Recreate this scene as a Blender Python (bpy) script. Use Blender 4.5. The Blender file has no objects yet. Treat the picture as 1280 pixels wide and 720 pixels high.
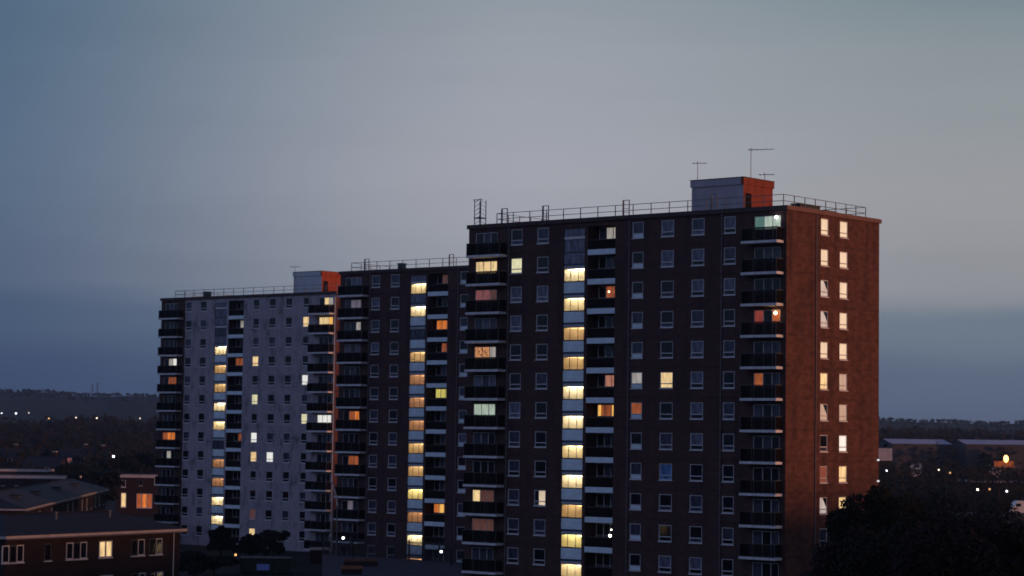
import bpy, math, random
from mathutils import Vector, Matrix
R = math.radians
S = bpy.context.scene
COL = S.collection
random.seed(7)

# ------------------------------------------------------------------ camera, sky, sun, exposure
CAM_Z = 16.2
PITCH, ROLL, F = 0.0635634, 0.0133458, 2880.54 / 1280.0      # focal length in picture widths
cd = bpy.data.cameras.new('camera'); cam = bpy.data.objects.new('camera', cd); COL.objects.link(cam)
cd.sensor_width = 36.0; cd.lens = 36.0 * F; cd.clip_start = 0.5; cd.clip_end = 20000
fw = Vector((0, math.cos(PITCH), math.sin(PITCH))); up0 = Vector((0, -math.sin(PITCH), math.cos(PITCH))); r0 = Vector((1, 0, 0))
rt = r0 * math.cos(ROLL) + up0 * math.sin(ROLL); up = up0 * math.cos(ROLL) - r0 * math.sin(ROLL)
cam.matrix_world = Matrix(((rt.x, up.x, -fw.x, 0), (rt.y, up.y, -fw.y, 0), (rt.z, up.z, -fw.z, CAM_Z), (0, 0, 0, 1)))
cd.dof.use_dof = True; cd.dof.focus_distance = 75.0; cd.dof.aperture_fstop = 1.75    # slightly front-focused, as the photo is soft
S.camera = cam

SUN_EL, SUN_AZ = R(2.5), R(110)          # azimuth clockwise from the view direction (+Y)
wd = bpy.data.worlds.new('World'); S.world = wd; wd.use_nodes = True
nt = wd.node_tree; N = nt.nodes; L = nt.links; N.clear()
def wn(t, **k):
    n = N.new(t)
    for a, b in k.items(): setattr(n, a, b)
    return n
def lin(c):
    return tuple(((v / 255.0) / 12.92 if v / 255.0 <= 0.04045 else ((v / 255.0 + 0.055) / 1.055) ** 2.4) for v in c)
wout = wn('ShaderNodeOutputWorld')
tc = wn('ShaderNodeTexCoord'); sp = wn('ShaderNodeSeparateXYZ'); L.new(tc.outputs['Generated'], sp.inputs[0])
def math_n(op, a, b=None):
    n = wn('ShaderNodeMath', operation=op)
    for i, v in enumerate((a, b)):
        if v is None: continue
        if isinstance(v, (int, float)): n.inputs[i].default_value = v
        else: L.new(v, n.inputs[i])
    return n.outputs[0]
el = math_n('MULTIPLY', math_n('ARCSINE', sp.outputs[2]), 180 / math.pi)
az = math_n('MULTIPLY', math_n('ARCTAN2', sp.outputs[0], sp.outputs[1]), 180 / math.pi)
nz = wn('ShaderNodeTexNoise'); nz.inputs['Scale'].default_value = 9.0; nz.inputs['Detail'].default_value = 4.0
mp = wn('ShaderNodeMapping'); mp.inputs['Scale'].default_value = (1, 1, 7); L.new(tc.outputs['Generated'], mp.inputs[0]); L.new(mp.outputs[0], nz.inputs['Vector'])
el2 = math_n('ADD', el, math_n('MULTIPLY', math_n('SUBTRACT', nz.outputs['Fac'], 0.5), 1.1))
def ramp(stops):
    # elevation in degrees -> colour; the ramp runs 0..90 degrees through a square root so the low sky has room
    n = wn('ShaderNodeValToRGB'); n.color_ramp.interpolation = 'EASE'
    e = n.color_ramp.elements
    for i, (deg, c) in enumerate(stops):
        p = math.sqrt(max(deg, 0) / 90.0)
        q = e[i] if i < 2 else e.new(p)
        q.position = p; q.color = lin(c) + (1,)
    return n
t01 = math_n('SQRT', math_n('DIVIDE', math_n('MAXIMUM', el2, 0.0), 90.0))
RL = ramp([(0, (51, 66, 97)), (1.2, (55, 74, 107)), (2.8, (66, 88, 118)), (3.9, (76, 96, 124)), (6.5, (80, 104, 130)), (10.5, (74, 102, 127)), (20, (148, 162, 204)), (50, (84, 98, 154)), (90, (34, 44, 92))])
RC = ramp([(0, (68, 83, 112)), (1.4, (82, 101, 127)), (2.8, (115, 128, 146)), (3.8, (152, 156, 166)), (6.3, (163, 165, 175)), (8.6, (157, 162, 172)), (11.7, (143, 153, 162)), (28, (72, 82, 124)), (90, (34, 44, 92))])
RR = ramp([(0, (82, 91, 118)), (1.4, (93, 108, 131)), (2.85, (109, 124, 140)), (3.75, (145, 147, 154)), (6.0, (154, 155, 160)), (8.6, (144, 152, 157)), (11.7, (118, 136, 144)), (28, (66, 76, 112)), (90, (34, 44, 92))])
for r in (RL, RC, RR): L.new(t01, r.inputs[0])
def maprange(v, a, b):
    n = wn('ShaderNodeMapRange', interpolation_type='SMOOTHSTEP'); L.new(v, n.inputs[0]); n.inputs[1].default_value = a; n.inputs[2].default_value = b
    return n.outputs[0]
m1 = wn('ShaderNodeMix', data_type='RGBA'); L.new(maprange(az, -15.0, 1.0), m1.inputs[0]); L.new(RL.outputs[0], m1.inputs[6]); L.new(RC.outputs[0], m1.inputs[7])
m2 = wn('ShaderNodeMix', data_type='RGBA'); L.new(maprange(az, 0.0, 12.0), m2.inputs[0]); L.new(m1.outputs[2], m2.inputs[6]); L.new(RR.outputs[0], m2.inputs[7])
# a soft blue glow of the clear sky to the left and behind, which the long fronts of the blocks face
mp3 = wn('ShaderNodeMapping'); mp3.inputs['Scale'].default_value = (1.0, 1.0, 11); L.new(tc.outputs['Generated'], mp3.inputs[0])
nz3 = wn('ShaderNodeTexNoise'); nz3.inputs['Scale'].default_value = 5.0; nz3.inputs['Detail'].default_value = 6.0; nz3.inputs['Roughness'].default_value = 0.55; L.new(mp3.outputs[0], nz3.inputs['Vector'])
wis = wn('ShaderNodeMapRange'); L.new(nz3.outputs['Fac'], wis.inputs[0]); wis.inputs[1].default_value = 0.3; wis.inputs[2].default_value = 0.7; wis.inputs[3].default_value = 0.975; wis.inputs[4].default_value = 1.025
vsk = wn('ShaderNodeVectorMath', operation='SCALE'); L.new(m2.outputs[2], vsk.inputs[0]); L.new(wis.outputs[0], vsk.inputs['Scale'])
bg = wn('ShaderNodeBackground'); L.new(vsk.outputs[0], bg.inputs[0]); bg.inputs[1].default_value = 1.0
sky = wn('ShaderNodeTexSky', sky_type='NISHITA'); sky.sun_disc = False; sky.sun_elevation = SUN_EL; sky.sun_rotation = SUN_AZ
bg2 = wn('ShaderNodeBackground'); L.new(sky.outputs[0], bg2.inputs[0]); bg2.inputs[1].default_value = 0.004
ad = wn('ShaderNodeAddShader'); L.new(bg.outputs[0], ad.inputs[0]); L.new(bg2.outputs[0], ad.inputs[1]); L.new(ad.outputs[0], wout.inputs[0])

sl = bpy.data.lights.new('sun', 'SUN'); sl.energy = 2.0; sl.angle = R(3); sl.color = (1.0, 0.43, 0.21)
so = bpy.data.objects.new('sun', sl); COL.objects.link(so)
sd = Vector((math.sin(SUN_AZ) * math.cos(SUN_EL), math.cos(SUN_AZ) * math.cos(SUN_EL), math.sin(SUN_EL)))
so.rotation_euler = sd.to_track_quat('Z', 'Y').to_euler()

S.render.engine = 'CYCLES'
S.view_settings.view_transform = 'Standard'; S.view_settings.look = 'None'; S.view_settings.gamma = 1; S.view_settings.exposure = 0
S.view_settings.use_curve_mapping = False
S.cycles.use_denoising = True; S.cycles.max_bounces = 6; S.cycles.sample_clamp_indirect = 2.0
S.cycles.transparent_max_bounces = 8; S.cycles.volume_bounces = 0

# ------------------------------------------------------------------ pixel helpers: where a pixel of the 1280x720 photo lies in the world
def ray(px, py):
    u, w = px - 640, py - 360
    a = u * math.cos(ROLL) + w * math.sin(ROLL); b = -u * math.sin(ROLL) + w * math.cos(ROLL)
    return (rt * 0 + r0 * (a / 2880.54) + up0 * (-b / 2880.54) + fw)
def at_z(px, py, z):
    d = ray(px, py); return Vector((0, 0, CAM_Z)) + d * ((z - CAM_Z) / d.z)
def at_d(px, py, D):
    d = ray(px, py); return Vector((0, 0, CAM_Z)) + d * (D / d.y)

# ------------------------------------------------------------------ materials
MATS = {}
def M(name, col, rough=0.8, spec=0.3, vary=0.0, scale=(1, 1, 1), nscale=1.0, metal=0.0, bump=0.0, col2=None, detail=5.0, lo=0.35, hi=0.65):
    if name in MATS: return MATS[name]
    m = bpy.data.materials.new(name); m.use_nodes = True; t = m.node_tree; b = t.nodes['Principled BSDF']
    b.inputs['Roughness'].default_value = rough; b.inputs['Specular IOR Level'].default_value = spec; b.inputs['Metallic'].default_value = metal
    b.inputs['Base Color'].default_value = tuple(col) + (1,)
    if vary or col2:
        tcn = t.nodes.new('ShaderNodeTexCoord'); mpn = t.nodes.new('ShaderNodeMapping'); mpn.inputs['Scale'].default_value = scale
        t.links.new(tcn.outputs['Object'], mpn.inputs[0])
        no = t.nodes.new('ShaderNodeTexNoise'); no.inputs['Scale'].default_value = nscale; no.inputs['Detail'].default_value = detail; no.inputs['Roughness'].default_value = 0.65
        t.links.new(mpn.outputs[0], no.inputs['Vector'])
        cr = t.nodes.new('ShaderNodeValToRGB'); cr.color_ramp.elements[0].position = lo; cr.color_ramp.elements[1].position = hi
        c2 = col2 or tuple(c * (1 - vary) for c in col)
        cr.color_ramp.elements[0].color = tuple(c2) + (1,); cr.color_ramp.elements[1].color = tuple(col) + (1,)
        t.links.new(no.outputs['Fac'], cr.inputs[0]); t.links.new(cr.outputs[0], b.inputs['Base Color'])
        if bump:
            bp = t.nodes.new('ShaderNodeBump'); bp.inputs['Strength'].default_value = bump; bp.inputs['Distance'].default_value = 0.05
            t.links.new(no.outputs['Fac'], bp.inputs['Height']); t.links.new(bp.outputs[0], b.inputs['Normal'])
    MATS[name] = m; return m

def brick_mat(name, c1, c2, mortar, stain, axis, mot_=(0.78, 1.15)):
    m = bpy.data.materials.new(name); m.use_nodes = True; t = m.node_tree; b = t.nodes['Principled BSDF']; b.inputs['Roughness'].default_value = 0.9
    b.inputs['Specular IOR Level'].default_value = 0.15
    n = t.nodes.new; tcn = n('ShaderNodeTexCoord'); s = n('ShaderNodeSeparateXYZ'); t.links.new(tcn.outputs['Object'], s.inputs[0])
    cb = n('ShaderNodeCombineXYZ'); t.links.new(s.outputs[axis], cb.inputs[0]); t.links.new(s.outputs[2], cb.inputs[1])
    br = n('ShaderNodeTexBrick'); t.links.new(cb.outputs[0], br.inputs['Vector'])
    br.inputs['Color1'].default_value = c1 + (1,); br.inputs['Color2'].default_value = c2 + (1,); br.inputs['Mortar'].default_value = mortar + (1,)
    br.inputs['Scale'].default_value = 1.0; br.inputs['Brick Width'].default_value = 0.225; br.inputs['Row Height'].default_value = 0.075; br.inputs['Mortar Size'].default_value = 0.010
    # weathering: vertical run-off streaks, blotches, and a line at every floor slab
    def noise(scale, ns, lo, hi, det=5):
        mpn = n('ShaderNodeMapping'); mpn.inputs['Scale'].default_value = scale; t.links.new(tcn.outputs['Object'], mpn.inputs[0])
        no = n('ShaderNodeTexNoise'); no.inputs['Scale'].default_value = ns; no.inputs['Detail'].default_value = det; no.inputs['Roughness'].default_value = 0.6
        t.links.new(mpn.outputs[0], no.inputs['Vector'])
        mr = n('ShaderNodeMapRange'); t.links.new(no.outputs['Fac'], mr.inputs[0]); mr.inputs[1].default_value = lo; mr.inputs[2].default_value = hi
        return mr.outputs[0]
    def mul(a, c):
        q = n('ShaderNodeMath'); q.operation = 'MULTIPLY'
        for i, v in enumerate((a, c)):
            if isinstance(v, float): q.inputs[i].default_value = v
            else: t.links.new(v, q.inputs[i])
        return q.outputs[0]
    st = noise((1, 1, 0.12), 0.9, 0.46, 0.72); bl = noise((1, 1, 1), 0.30, 0.50, 0.70); fine = noise((1, 1, 1.6), 2.2, 0.3, 0.7, 8)
    wv = n('ShaderNodeMath'); wv.operation = 'PINGPONG'; zz = n('ShaderNodeMath'); zz.operation = 'ADD'; t.links.new(s.outputs[2], zz.inputs[0]); zz.inputs[1].default_value = 100 * 2.65 - 0.15
    t.links.new(zz.outputs[0], wv.inputs[0]); wv.inputs[1].default_value = 2.65 / 2
    fl = n('ShaderNodeMapRange'); t.links.new(wv.outputs[0], fl.inputs[0]); fl.inputs[1].default_value = 0.0; fl.inputs[2].default_value = 0.17; fl.inputs[3].default_value = 1.0; fl.inputs[4].default_value = 0.0
    mx = n('ShaderNodeMix'); mx.data_type = 'RGBA'; mx.blend_type = 'MIX'; t.links.new(br.outputs['Color'], mx.inputs[6]); mx.inputs[7].default_value = stain + (1,)
    a1 = n('ShaderNodeMath'); a1.operation = 'MAXIMUM'; t.links.new(mul(st, 0.75), a1.inputs[0]); t.links.new(mul(bl, 0.55), a1.inputs[1])
    a2 = n('ShaderNodeMath'); a2.operation = 'MAXIMUM'; t.links.new(a1.outputs[0], a2.inputs[0]); t.links.new(mul(fl.outputs[0], fine), a2.inputs[1])
    t.links.new(a2.outputs[0], mx.inputs[0])
    mot = noise((1, 1, 2.2), 1.1, 0.32, 0.68, 9); mo2 = n('ShaderNodeMapRange'); t.links.new(mot, mo2.inputs[0]); mo2.inputs[3].default_value = mot_[0]; mo2.inputs[4].default_value = mot_[1]
    vs = n('ShaderNodeVectorMath'); vs.operation = 'SCALE'; t.links.new(mx.outputs[2], vs.inputs[0]); t.links.new(mo2.outputs[0], vs.inputs['Scale']); t.links.new(vs.outputs[0], b.inputs['Base Color'])
    bp = n('ShaderNodeBump'); bp.inputs['Strength'].default_value = 0.3; bp.inputs['Distance'].default_value = 0.01; t.links.new(br.outputs['Fac'], bp.inputs['Height']); t.links.new(bp.outputs[0], b.inputs['Normal'])
    return m
BRICK_F = brick_mat('dark_brick_front', (0.098, 0.043, 0.040), (0.072, 0.032, 0.032), (0.08, 0.058, 0.054), (0.036, 0.022, 0.023), 0)
BRICK_E = brick_mat('red_sunlit_brick_end', (0.150, 0.047, 0.032), (0.105, 0.034, 0.025), (0.13, 0.085, 0.07), (0.050, 0.026, 0.024), 1, (0.62, 1.2))  # the front brick made redder and lighter, low sun put into its colour
def render_mat():
    m = bpy.data.materials.new('pale_painted_render'); m.use_nodes = True; t = m.node_tree; b = t.nodes['Principled BSDF']; b.inputs['Roughness'].default_value = 0.9; b.inputs['Specular IOR Level'].default_value = 0.15
    n = t.nodes.new; tcn = n('ShaderNodeTexCoord')
    def noise(scale, ns, lo, hi, rough=0.65):
        mpn = n('ShaderNodeMapping'); mpn.inputs['Scale'].default_value = scale; t.links.new(tcn.outputs['Object'], mpn.inputs[0])
        no = n('ShaderNodeTexNoise'); no.inputs['Scale'].default_value = ns; no.inputs['Detail'].default_value = 6; no.inputs['Roughness'].default_value = rough
        t.links.new(mpn.outputs[0], no.inputs['Vector'])
        mr = n('ShaderNodeMapRange'); t.links.new(no.outputs['Fac'], mr.inputs[0]); mr.inputs[1].default_value = lo; mr.inputs[2].default_value = hi
        return mr.outputs[0]
    a = noise((1, 1, 0.5), 0.75, 0.51, 0.64, 0.72); c = noise((1.2, 1, 0.10), 1.3, 0.45, 0.8); d = noise((0.3, 1, 1), 0.5, 0.4, 0.7)
    x1 = n('ShaderNodeMix'); x1.data_type = 'RGBA'; t.links.new(d, x1.inputs[0]); x1.inputs[6].default_value = (0.42, 0.36, 0.39, 1); x1.inputs[7].default_value = (0.35, 0.30, 0.34, 1)
    x2 = n('ShaderNodeMix'); x2.data_type = 'RGBA'; q = n('ShaderNodeMath'); q.operation = 'MULTIPLY'; t.links.new(c, q.inputs[0]); q.inputs[1].default_value = 0.45
    t.links.new(q.outputs[0], x2.inputs[0]); t.links.new(x1.outputs[2], x2.inputs[6]); x2.inputs[7].default_value = (0.22, 0.19, 0.21, 1)
    x3 = n('ShaderNodeMix'); x3.data_type = 'RGBA'; q2 = n('ShaderNodeMath'); q2.operation = 'MULTIPLY'; t.links.new(a, q2.inputs[0]); q2.inputs[1].default_value = 0.65
    t.links.new(q2.outputs[0], x3.inputs[0]); t.links.new(x2.outputs[2], x3.inputs[6]); x3.inputs[7].default_value = (0.06, 0.05, 0.055, 1)
    t.links.new(x3.outputs[2], b.inputs['Base Color']); return m
RENDER = render_mat()
WHITE = M('white_window_frame', (0.62, 0.60, 0.62), 0.5, 0.4, vary=0.25, nscale=3)
SLAB = M('pale_slab_edge', (0.76, 0.73, 0.74), 0.8, 0.2, vary=0.35, nscale=1.5)
PALEBLUE = M('pale_blue_panel', (0.76, 0.88, 0.93), 0.6, 0.4, vary=0.22, scale=(1, 1, 2), nscale=1.4)
GREYPANEL = M('grey_transom_panel', (0.42, 0.44, 0.46), 0.6, 0.4, vary=0.2, nscale=2)
DARKFRAME = M('dark_frame', (0.05, 0.05, 0.055), 0.5, 0.4)
RAILDARK = M('dark_railing_panel', (0.012, 0.008, 0.008), 0.8, 0.08, vary=0.5, nscale=2)
FASCIA = M('roof_fascia', (0.075, 0.045, 0.045), 0.7, 0.3, vary=0.4, nscale=1)
LITFASCIA = M('roof_fascia_end', (0.20, 0.10, 0.085), 0.7, 0.3, vary=0.3, nscale=1)  # same fascia, paler and pinker: sunset light put into the end colour
ROOFGREY = M('roof_felt', (0.05, 0.05, 0.055), 0.9, 0.2, vary=0.4, nscale=0.6)
PLANTGREY = M('grey_cladding', (0.42, 0.38, 0.42), 0.7, 0.3, vary=0.2, scale=(1, 1, 0.3), nscale=1.2)
PLANTRED = M('orange_red_cladding', (0.36, 0.070, 0.032), 0.8, 0.2, vary=0.35, scale=(1, 1, 0.5), nscale=1.2)
PLANTGREY2 = M('pale_grey_cladding', (0.58, 0.60, 0.62), 0.7, 0.3, vary=0.15, scale=(1, 1, 0.3), nscale=1.2)
POLE = M('dark_painted_pole', (0.015, 0.015, 0.017), 0.6, 0.2)
METAL = M('galvanised_rail', (0.12, 0.13, 0.15), 0.5, 0.5, metal=0.3)
PIPE = M('downpipe_grey', (0.14, 0.12, 0.13), 0.6, 0.3)
PALEPIPE = M('pale_downpipe', (0.6, 0.57, 0.56), 0.6, 0.3)
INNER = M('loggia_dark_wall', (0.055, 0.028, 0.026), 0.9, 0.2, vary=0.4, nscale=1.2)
LANDING = M('stair_landing_paint', (0.86, 0.80, 0.66), 0.9, 0.2, vary=0.12, nscale=1.5)
DARKIN = M('unlit_room', (0.02, 0.02, 0.025), 0.9, 0.2)

def glass_mat(name, col, spec=0.5):
    return M(name, col, 0.06, spec, vary=0.6, scale=(2.2, 1, 0.5), nscale=1.6, detail=2)
G_DARK = glass_mat('dark_window_pane', (0.012, 0.012, 0.018))
G_NET = glass_mat('net_curtained_sky_pane', (0.085, 0.085, 0.13))  # net curtain, with blue sky reflection put into its colour
G_BLIND = glass_mat('blind_covered_pane', (0.20, 0.20, 0.28))
G_BLUE = glass_mat('blue_blind_pane', (0.16, 0.32, 0.62))
def clear_glass():
    m = bpy.data.materials.new('clear_stair_glass'); m.use_nodes = True; t = m.node_tree; t.nodes.clear(); n = t.nodes.new
    o = n('ShaderNodeOutputMaterial'); mx = n('ShaderNodeMixShader'); tr = n('ShaderNodeBsdfTransparent'); tr.inputs[0].default_value = (0.92, 0.93, 0.92, 1)
    gl = n('ShaderNodeBsdfGlossy'); gl.inputs['Roughness'].default_value = 0.05; fr = n('ShaderNodeFresnel'); fr.inputs[0].default_value = 1.45
    tl_ = n('ShaderNodeBsdfTranslucent'); tl_.inputs[0].default_value = (0.9, 0.9, 0.88, 1); mo = n('ShaderNodeMixShader'); mo.inputs[0].default_value = 0.62   # reeded, half obscured glass
    t.links.new(tr.outputs[0], mo.inputs[1]); t.links.new(tl_.outputs[0], mo.inputs[2])
    t.links.new(fr.outputs[0], mx.inputs[0]); t.links.new(mo.outputs[0], mx.inputs[1]); t.links.new(gl.outputs[0], mx.inputs[2]); t.links.new(mx.outputs[0], o.inputs[0])
    return m
CLEAR = clear_glass()
def lit_mat(name, col, strength, fold=0.45, freq=4.0, horiz=0.25):
    # a lit curtain behind glass: it glows, with the folds and pattern of the cloth
    m = bpy.data.materials.new(name); m.use_nodes = True; t = m.node_tree; b = t.nodes['Principled BSDF']; n = t.nodes.new
    b.inputs['Base Color'].default_value = tuple(0.5 * c for c in col) + (1,); b.inputs['Roughness'].default_value = 0.1
    tcn = n('ShaderNodeTexCoord'); mpn = n('ShaderNodeMapping'); mpn.inputs['Scale'].default_value = (1.0, 1.0, horiz); t.links.new(tcn.outputs['Object'], mpn.inputs[0])
    oi = n('ShaderNodeObjectInfo'); ad_ = n('ShaderNodeVectorMath'); ad_.operation = 'ADD'; t.links.new(mpn.outputs[0], ad_.inputs[0]); 
    sc_ = n('ShaderNodeVectorMath'); sc_.operation = 'SCALE'; sc_.inputs[0].default_value = (37, 11, 23); t.links.new(oi.outputs['Random'], sc_.inputs['Scale']); t.links.new(sc_.outputs[0], ad_.inputs[1])
    no = n('ShaderNodeTexNoise'); no.inputs['Scale'].default_value = freq; no.inputs['Detail'].default_value = 3; t.links.new(ad_.outputs[0], no.inputs['Vector'])
    mr = n('ShaderNodeMapRange'); t.links.new(no.outputs['Fac'], mr.inputs[0]); mr.inputs[1].default_value = 0.3; mr.inputs[2].default_value = 0.7
    mr.inputs[3].default_value = strength * (1 - fold); mr.inputs[4].default_value = strength * (1 + 0.5 * fold)
    b.inputs['Emission Color'].default_value = tuple(col) + (1,); t.links.new(mr.outputs[0], b.inputs['Emission Strength'])
    return m
LIT = {
 'Y': lit_mat('lit_warm_yellow', (1.0, 0.70, 0.33), 0.85), 'C': lit_mat('lit_afterglow_cream', (1.0, 0.78, 0.53), 0.66, 0.18),  # on the end wall the cream glow stands for sunset on curtain and glass
 'c': lit_mat('afterglow_dull_cream', (0.9, 0.68, 0.50), 0.36, 0.3), 'q': lit_mat('afterglow_grey_curtain', (0.95, 0.84, 0.74), 0.42, 0.35), 'W': lit_mat('lit_white', (0.95, 0.93, 0.85), 0.85, 0.2),
 'w': lit_mat('lit_dim_white', (0.8, 0.72, 0.62), 0.40, 0.5), 'O': lit_mat('lit_orange', (1.0, 0.27, 0.05), 0.62, 0.5),
 'o': lit_mat('lit_dim_orange', (1.0, 0.25, 0.07), 0.25, 0.6), 'R': lit_mat('lit_red_curtain', (1.0, 0.16, 0.10), 0.20, 0.5),
 'P': lit_mat('lit_pink_curtain', (1.0, 0.32, 0.30), 0.16, 0.4), 'B': lit_mat('lit_brown_pattern', (1.0, 0.42, 0.16), 0.55, 0.95, 7.0, 1.0),
 'G': lit_mat('lit_green_white', (0.82, 0.98, 0.76), 0.42, 0.35), 'g': lit_mat('lit_green', (0.50, 0.90, 0.66), 0.13, 0.6),
 'L': lit_mat('lit_lime_yellow', (1.0, 0.85, 0.20), 0.55, 0.2), 'b': lit_mat('lit_dim_brown', (0.75, 0.30, 0.22), 0.085, 0.5),
 'T': lit_mat('lit_pale_yellow', (0.95, 0.88, 0.52), 0.75, 0.3), 'H': lit_mat('lit_gold', (1.0, 0.52, 0.12), 0.9, 0.2),
 'V': lit_mat('lit_violet_grey', (0.60, 0.50, 0.60), 0.16, 0.4), 'S': lit_mat('lit_salmon', (1.0, 0.40, 0.26), 0.42, 0.5),
 '.': G_DARK, 'n': G_NET, 'N': G_BLIND, 'U': G_BLUE,
}
LITNAME = {'Y': 'lit warm yellow', 'C': 'cream glowing', 'c': 'dull cream afterglow', 'q': 'grey curtained', 'W': 'lit bright white', 'w': 'dim white lit', 'O': 'lit orange', 'o': 'dim orange lit', 'R': 'red curtained lit',
 'P': 'pink curtained', 'B': 'lit with brown pattern', 'G': 'lit greenish white', 'g': 'lit green', 'L': 'lit lime yellow', 'b': 'dim brown lit', 'T': 'lit pale yellow', 'H': 'lit gold',
 'V': 'dim violet lit', 'S': 'salmon lit', 'U': 'blue blind'}
def emit(name, col, st):
    if name in MATS: return MATS[name]
    m = bpy.data.materials.new(name); m.use_nodes = True; b = m.node_tree.nodes['Principled BSDF']
    b.inputs['Base Color'].default_value = (0.8, 0.8, 0.8, 1); b.inputs['Emission Color'].default_value = tuple(col) + (1,); b.inputs['Emission Strength'].default_value = st
    MATS[name] = m; return m

# ------------------------------------------------------------------ mesh helpers
class MB:
    def __init__(s): s.v = []; s.f = []; s.m = []; s.mats = []
    def mi(s, mat):
        if mat not in s.mats: s.mats.append(mat)
        return s.mats.index(mat)
    def quad(s, a, b, c, d, mat):
        i = len(s.v); s.v += [tuple(a), tuple(b), tuple(c), tuple(d)]; s.f.append((i, i + 1, i + 2, i + 3)); s.m.append(s.mi(mat))
    def poly(s, pts, mat):
        i = len(s.v); s.v += [tuple(p) for p in pts]; s.f.append(tuple(range(i, i + len(pts)))); s.m.append(s.mi(mat))
    def box(s, x0, x1, y0, y1, z0, z1, mat, skip=''):
        i = len(s.v); s.v += [(x0, y0, z0), (x1, y0, z0), (x1, y1, z0), (x0, y1, z0), (x0, y0, z1), (x1, y0, z1), (x1, y1, z1), (x0, y1, z1)]
        for k, q in (('d', (0, 3, 2, 1)), ('u', (4, 5, 6, 7)), ('f', (0, 1, 5, 4)), ('r', (1, 2, 6, 5)), ('b', (2, 3, 7, 6)), ('l', (3, 0, 4, 7))):
            if k in skip: continue
            s.f.append(tuple(i + j for j in q)); s.m.append(s.mi(mat))
    def tube(s, p, q, r0, r1, mat, n=6, cap=True):
        p, q = Vector(p), Vector(q); d = (q - p).normalized(); a = d.orthogonal().normalized(); b = d.cross(a); i = len(s.v); k = s.mi(mat)
        for c, r in ((p, r0), (q, r1)):
            for j in range(n):
                t = 2 * math.pi * j / n; s.v.append(tuple(c + a * (r * math.cos(t)) + b * (r * math.sin(t))))
        for j in range(n): s.f.append((i + j, i + (j + 1) % n, i + n + (j + 1) % n, i + n + j)); s.m.append(k)
        if cap: s.f.append(tuple(i + n + j for j in range(n))); s.m.append(k); s.f.append(tuple(i + j for j in reversed(range(n)))); s.m.append(k)
    def ball(s, c, r, mat, n=8, sz=1.0):
        k = s.mi(mat); i = len(s.v); rings = n // 2
        for a in range(rings + 1):
            th = math.pi * a / rings
            for j in range(n):
                ph = 2 * math.pi * j / n; s.v.append((c[0] + r * math.sin(th) * math.cos(ph), c[1] + r * math.sin(th) * math.sin(ph), c[2] + sz * r * math.cos(th)))
        for a in range(rings):
            for j in range(n): s.f.append((i + a * n + j, i + (a + 1) * n + j, i + (a + 1) * n + (j + 1) % n, i + a * n + (j + 1) % n)); s.m.append(k)
    def mesh(s, name):
        me = bpy.data.meshes.new(name); me.from_pydata(s.v, [], s.f)
        for mt in s.mats: me.materials.append(mt)
        me.polygons.foreach_set('material_index', s.m); me.update(); return me
    def build(s, name, parent=None, loc=(0, 0, 0)): return link(name, s.mesh(name), parent, loc)
def link(name, data, parent=None, loc=(0, 0, 0)):
    o = bpy.data.objects.new(name, data); COL.objects.link(o); o.location = loc
    if parent is not None: o.parent = parent
    return o
def empty(name, loc=(0, 0, 0), rz=0.0): 
    o = link(name, None, None, loc); o.rotation_euler = (0, 0, rz); o.empty_display_size = 0.5; return o
def tag(o, label, cat, group=None, kind=None):
    o['label'] = label; o['category'] = cat
    if group: o['group'] = group
    if kind: o['kind'] = kind
    return o
def panel(mb, P, U, W, inward, openings, u0, u1, z0, z1, matf, depth_default=0.12, revmat=None):
    """wall sheet on origin P along U (horizontal) and z, with rectangular openings (u0,u1,z0,z1,depth,back material or None)"""
    us = sorted({u0, u1} | {o[0] for o in openings} | {o[1] for o in openings}); zs = sorted({z0, z1} | {o[2] for o in openings} | {o[3] for o in openings})
    P, U, I = Vector(P), Vector(U), Vector(inward)
    def pt(u, z, d=0.0): return P + U * u + Vector((0, 0, z)) + I * d
    for a, b in zip(us, us[1:]):
        cu = (a + b) / 2; run = None
        for c, d in zip(zs, zs[1:]):
            cz = (c + d) / 2
            if any(o[0] < cu < o[1] and o[2] < cz < o[3] for o in openings):
                if run: mb.quad(pt(a, run[0]), pt(b, run[0]), pt(b, run[1]), pt(a, run[1]), matf(cu)); run = None
            else: run = (run[0], d) if run else (c, d)
        if run: mb.quad(pt(a, run[0]), pt(b, run[0]), pt(b, run[1]), pt(a, run[1]), matf(cu))
    for o in openings:
        a, b, c, d, dep = o[:5]; rm = o[5] if len(o) > 5 and o[5] else matf((a + b) / 2)
        mb.quad(pt(a, c), pt(a, d), pt(a, d, dep), pt(a, c, dep), rm); mb.quad(pt(b, c), pt(b, c, dep), pt(b, d, dep), pt(b, d), rm)
        mb.quad(pt(a, c), pt(a, c, dep), pt(b, c, dep), pt(b, c), rm); mb.quad(pt(a, d), pt(b, d), pt(b, d, dep), pt(a, d, dep), rm)
        bm_ = o[6] if len(o) > 6 and o[6] else rm
        mb.quad(pt(a, c, dep), pt(a, d, dep), pt(b, d, dep), pt(b, c, dep), bm_)

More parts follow.
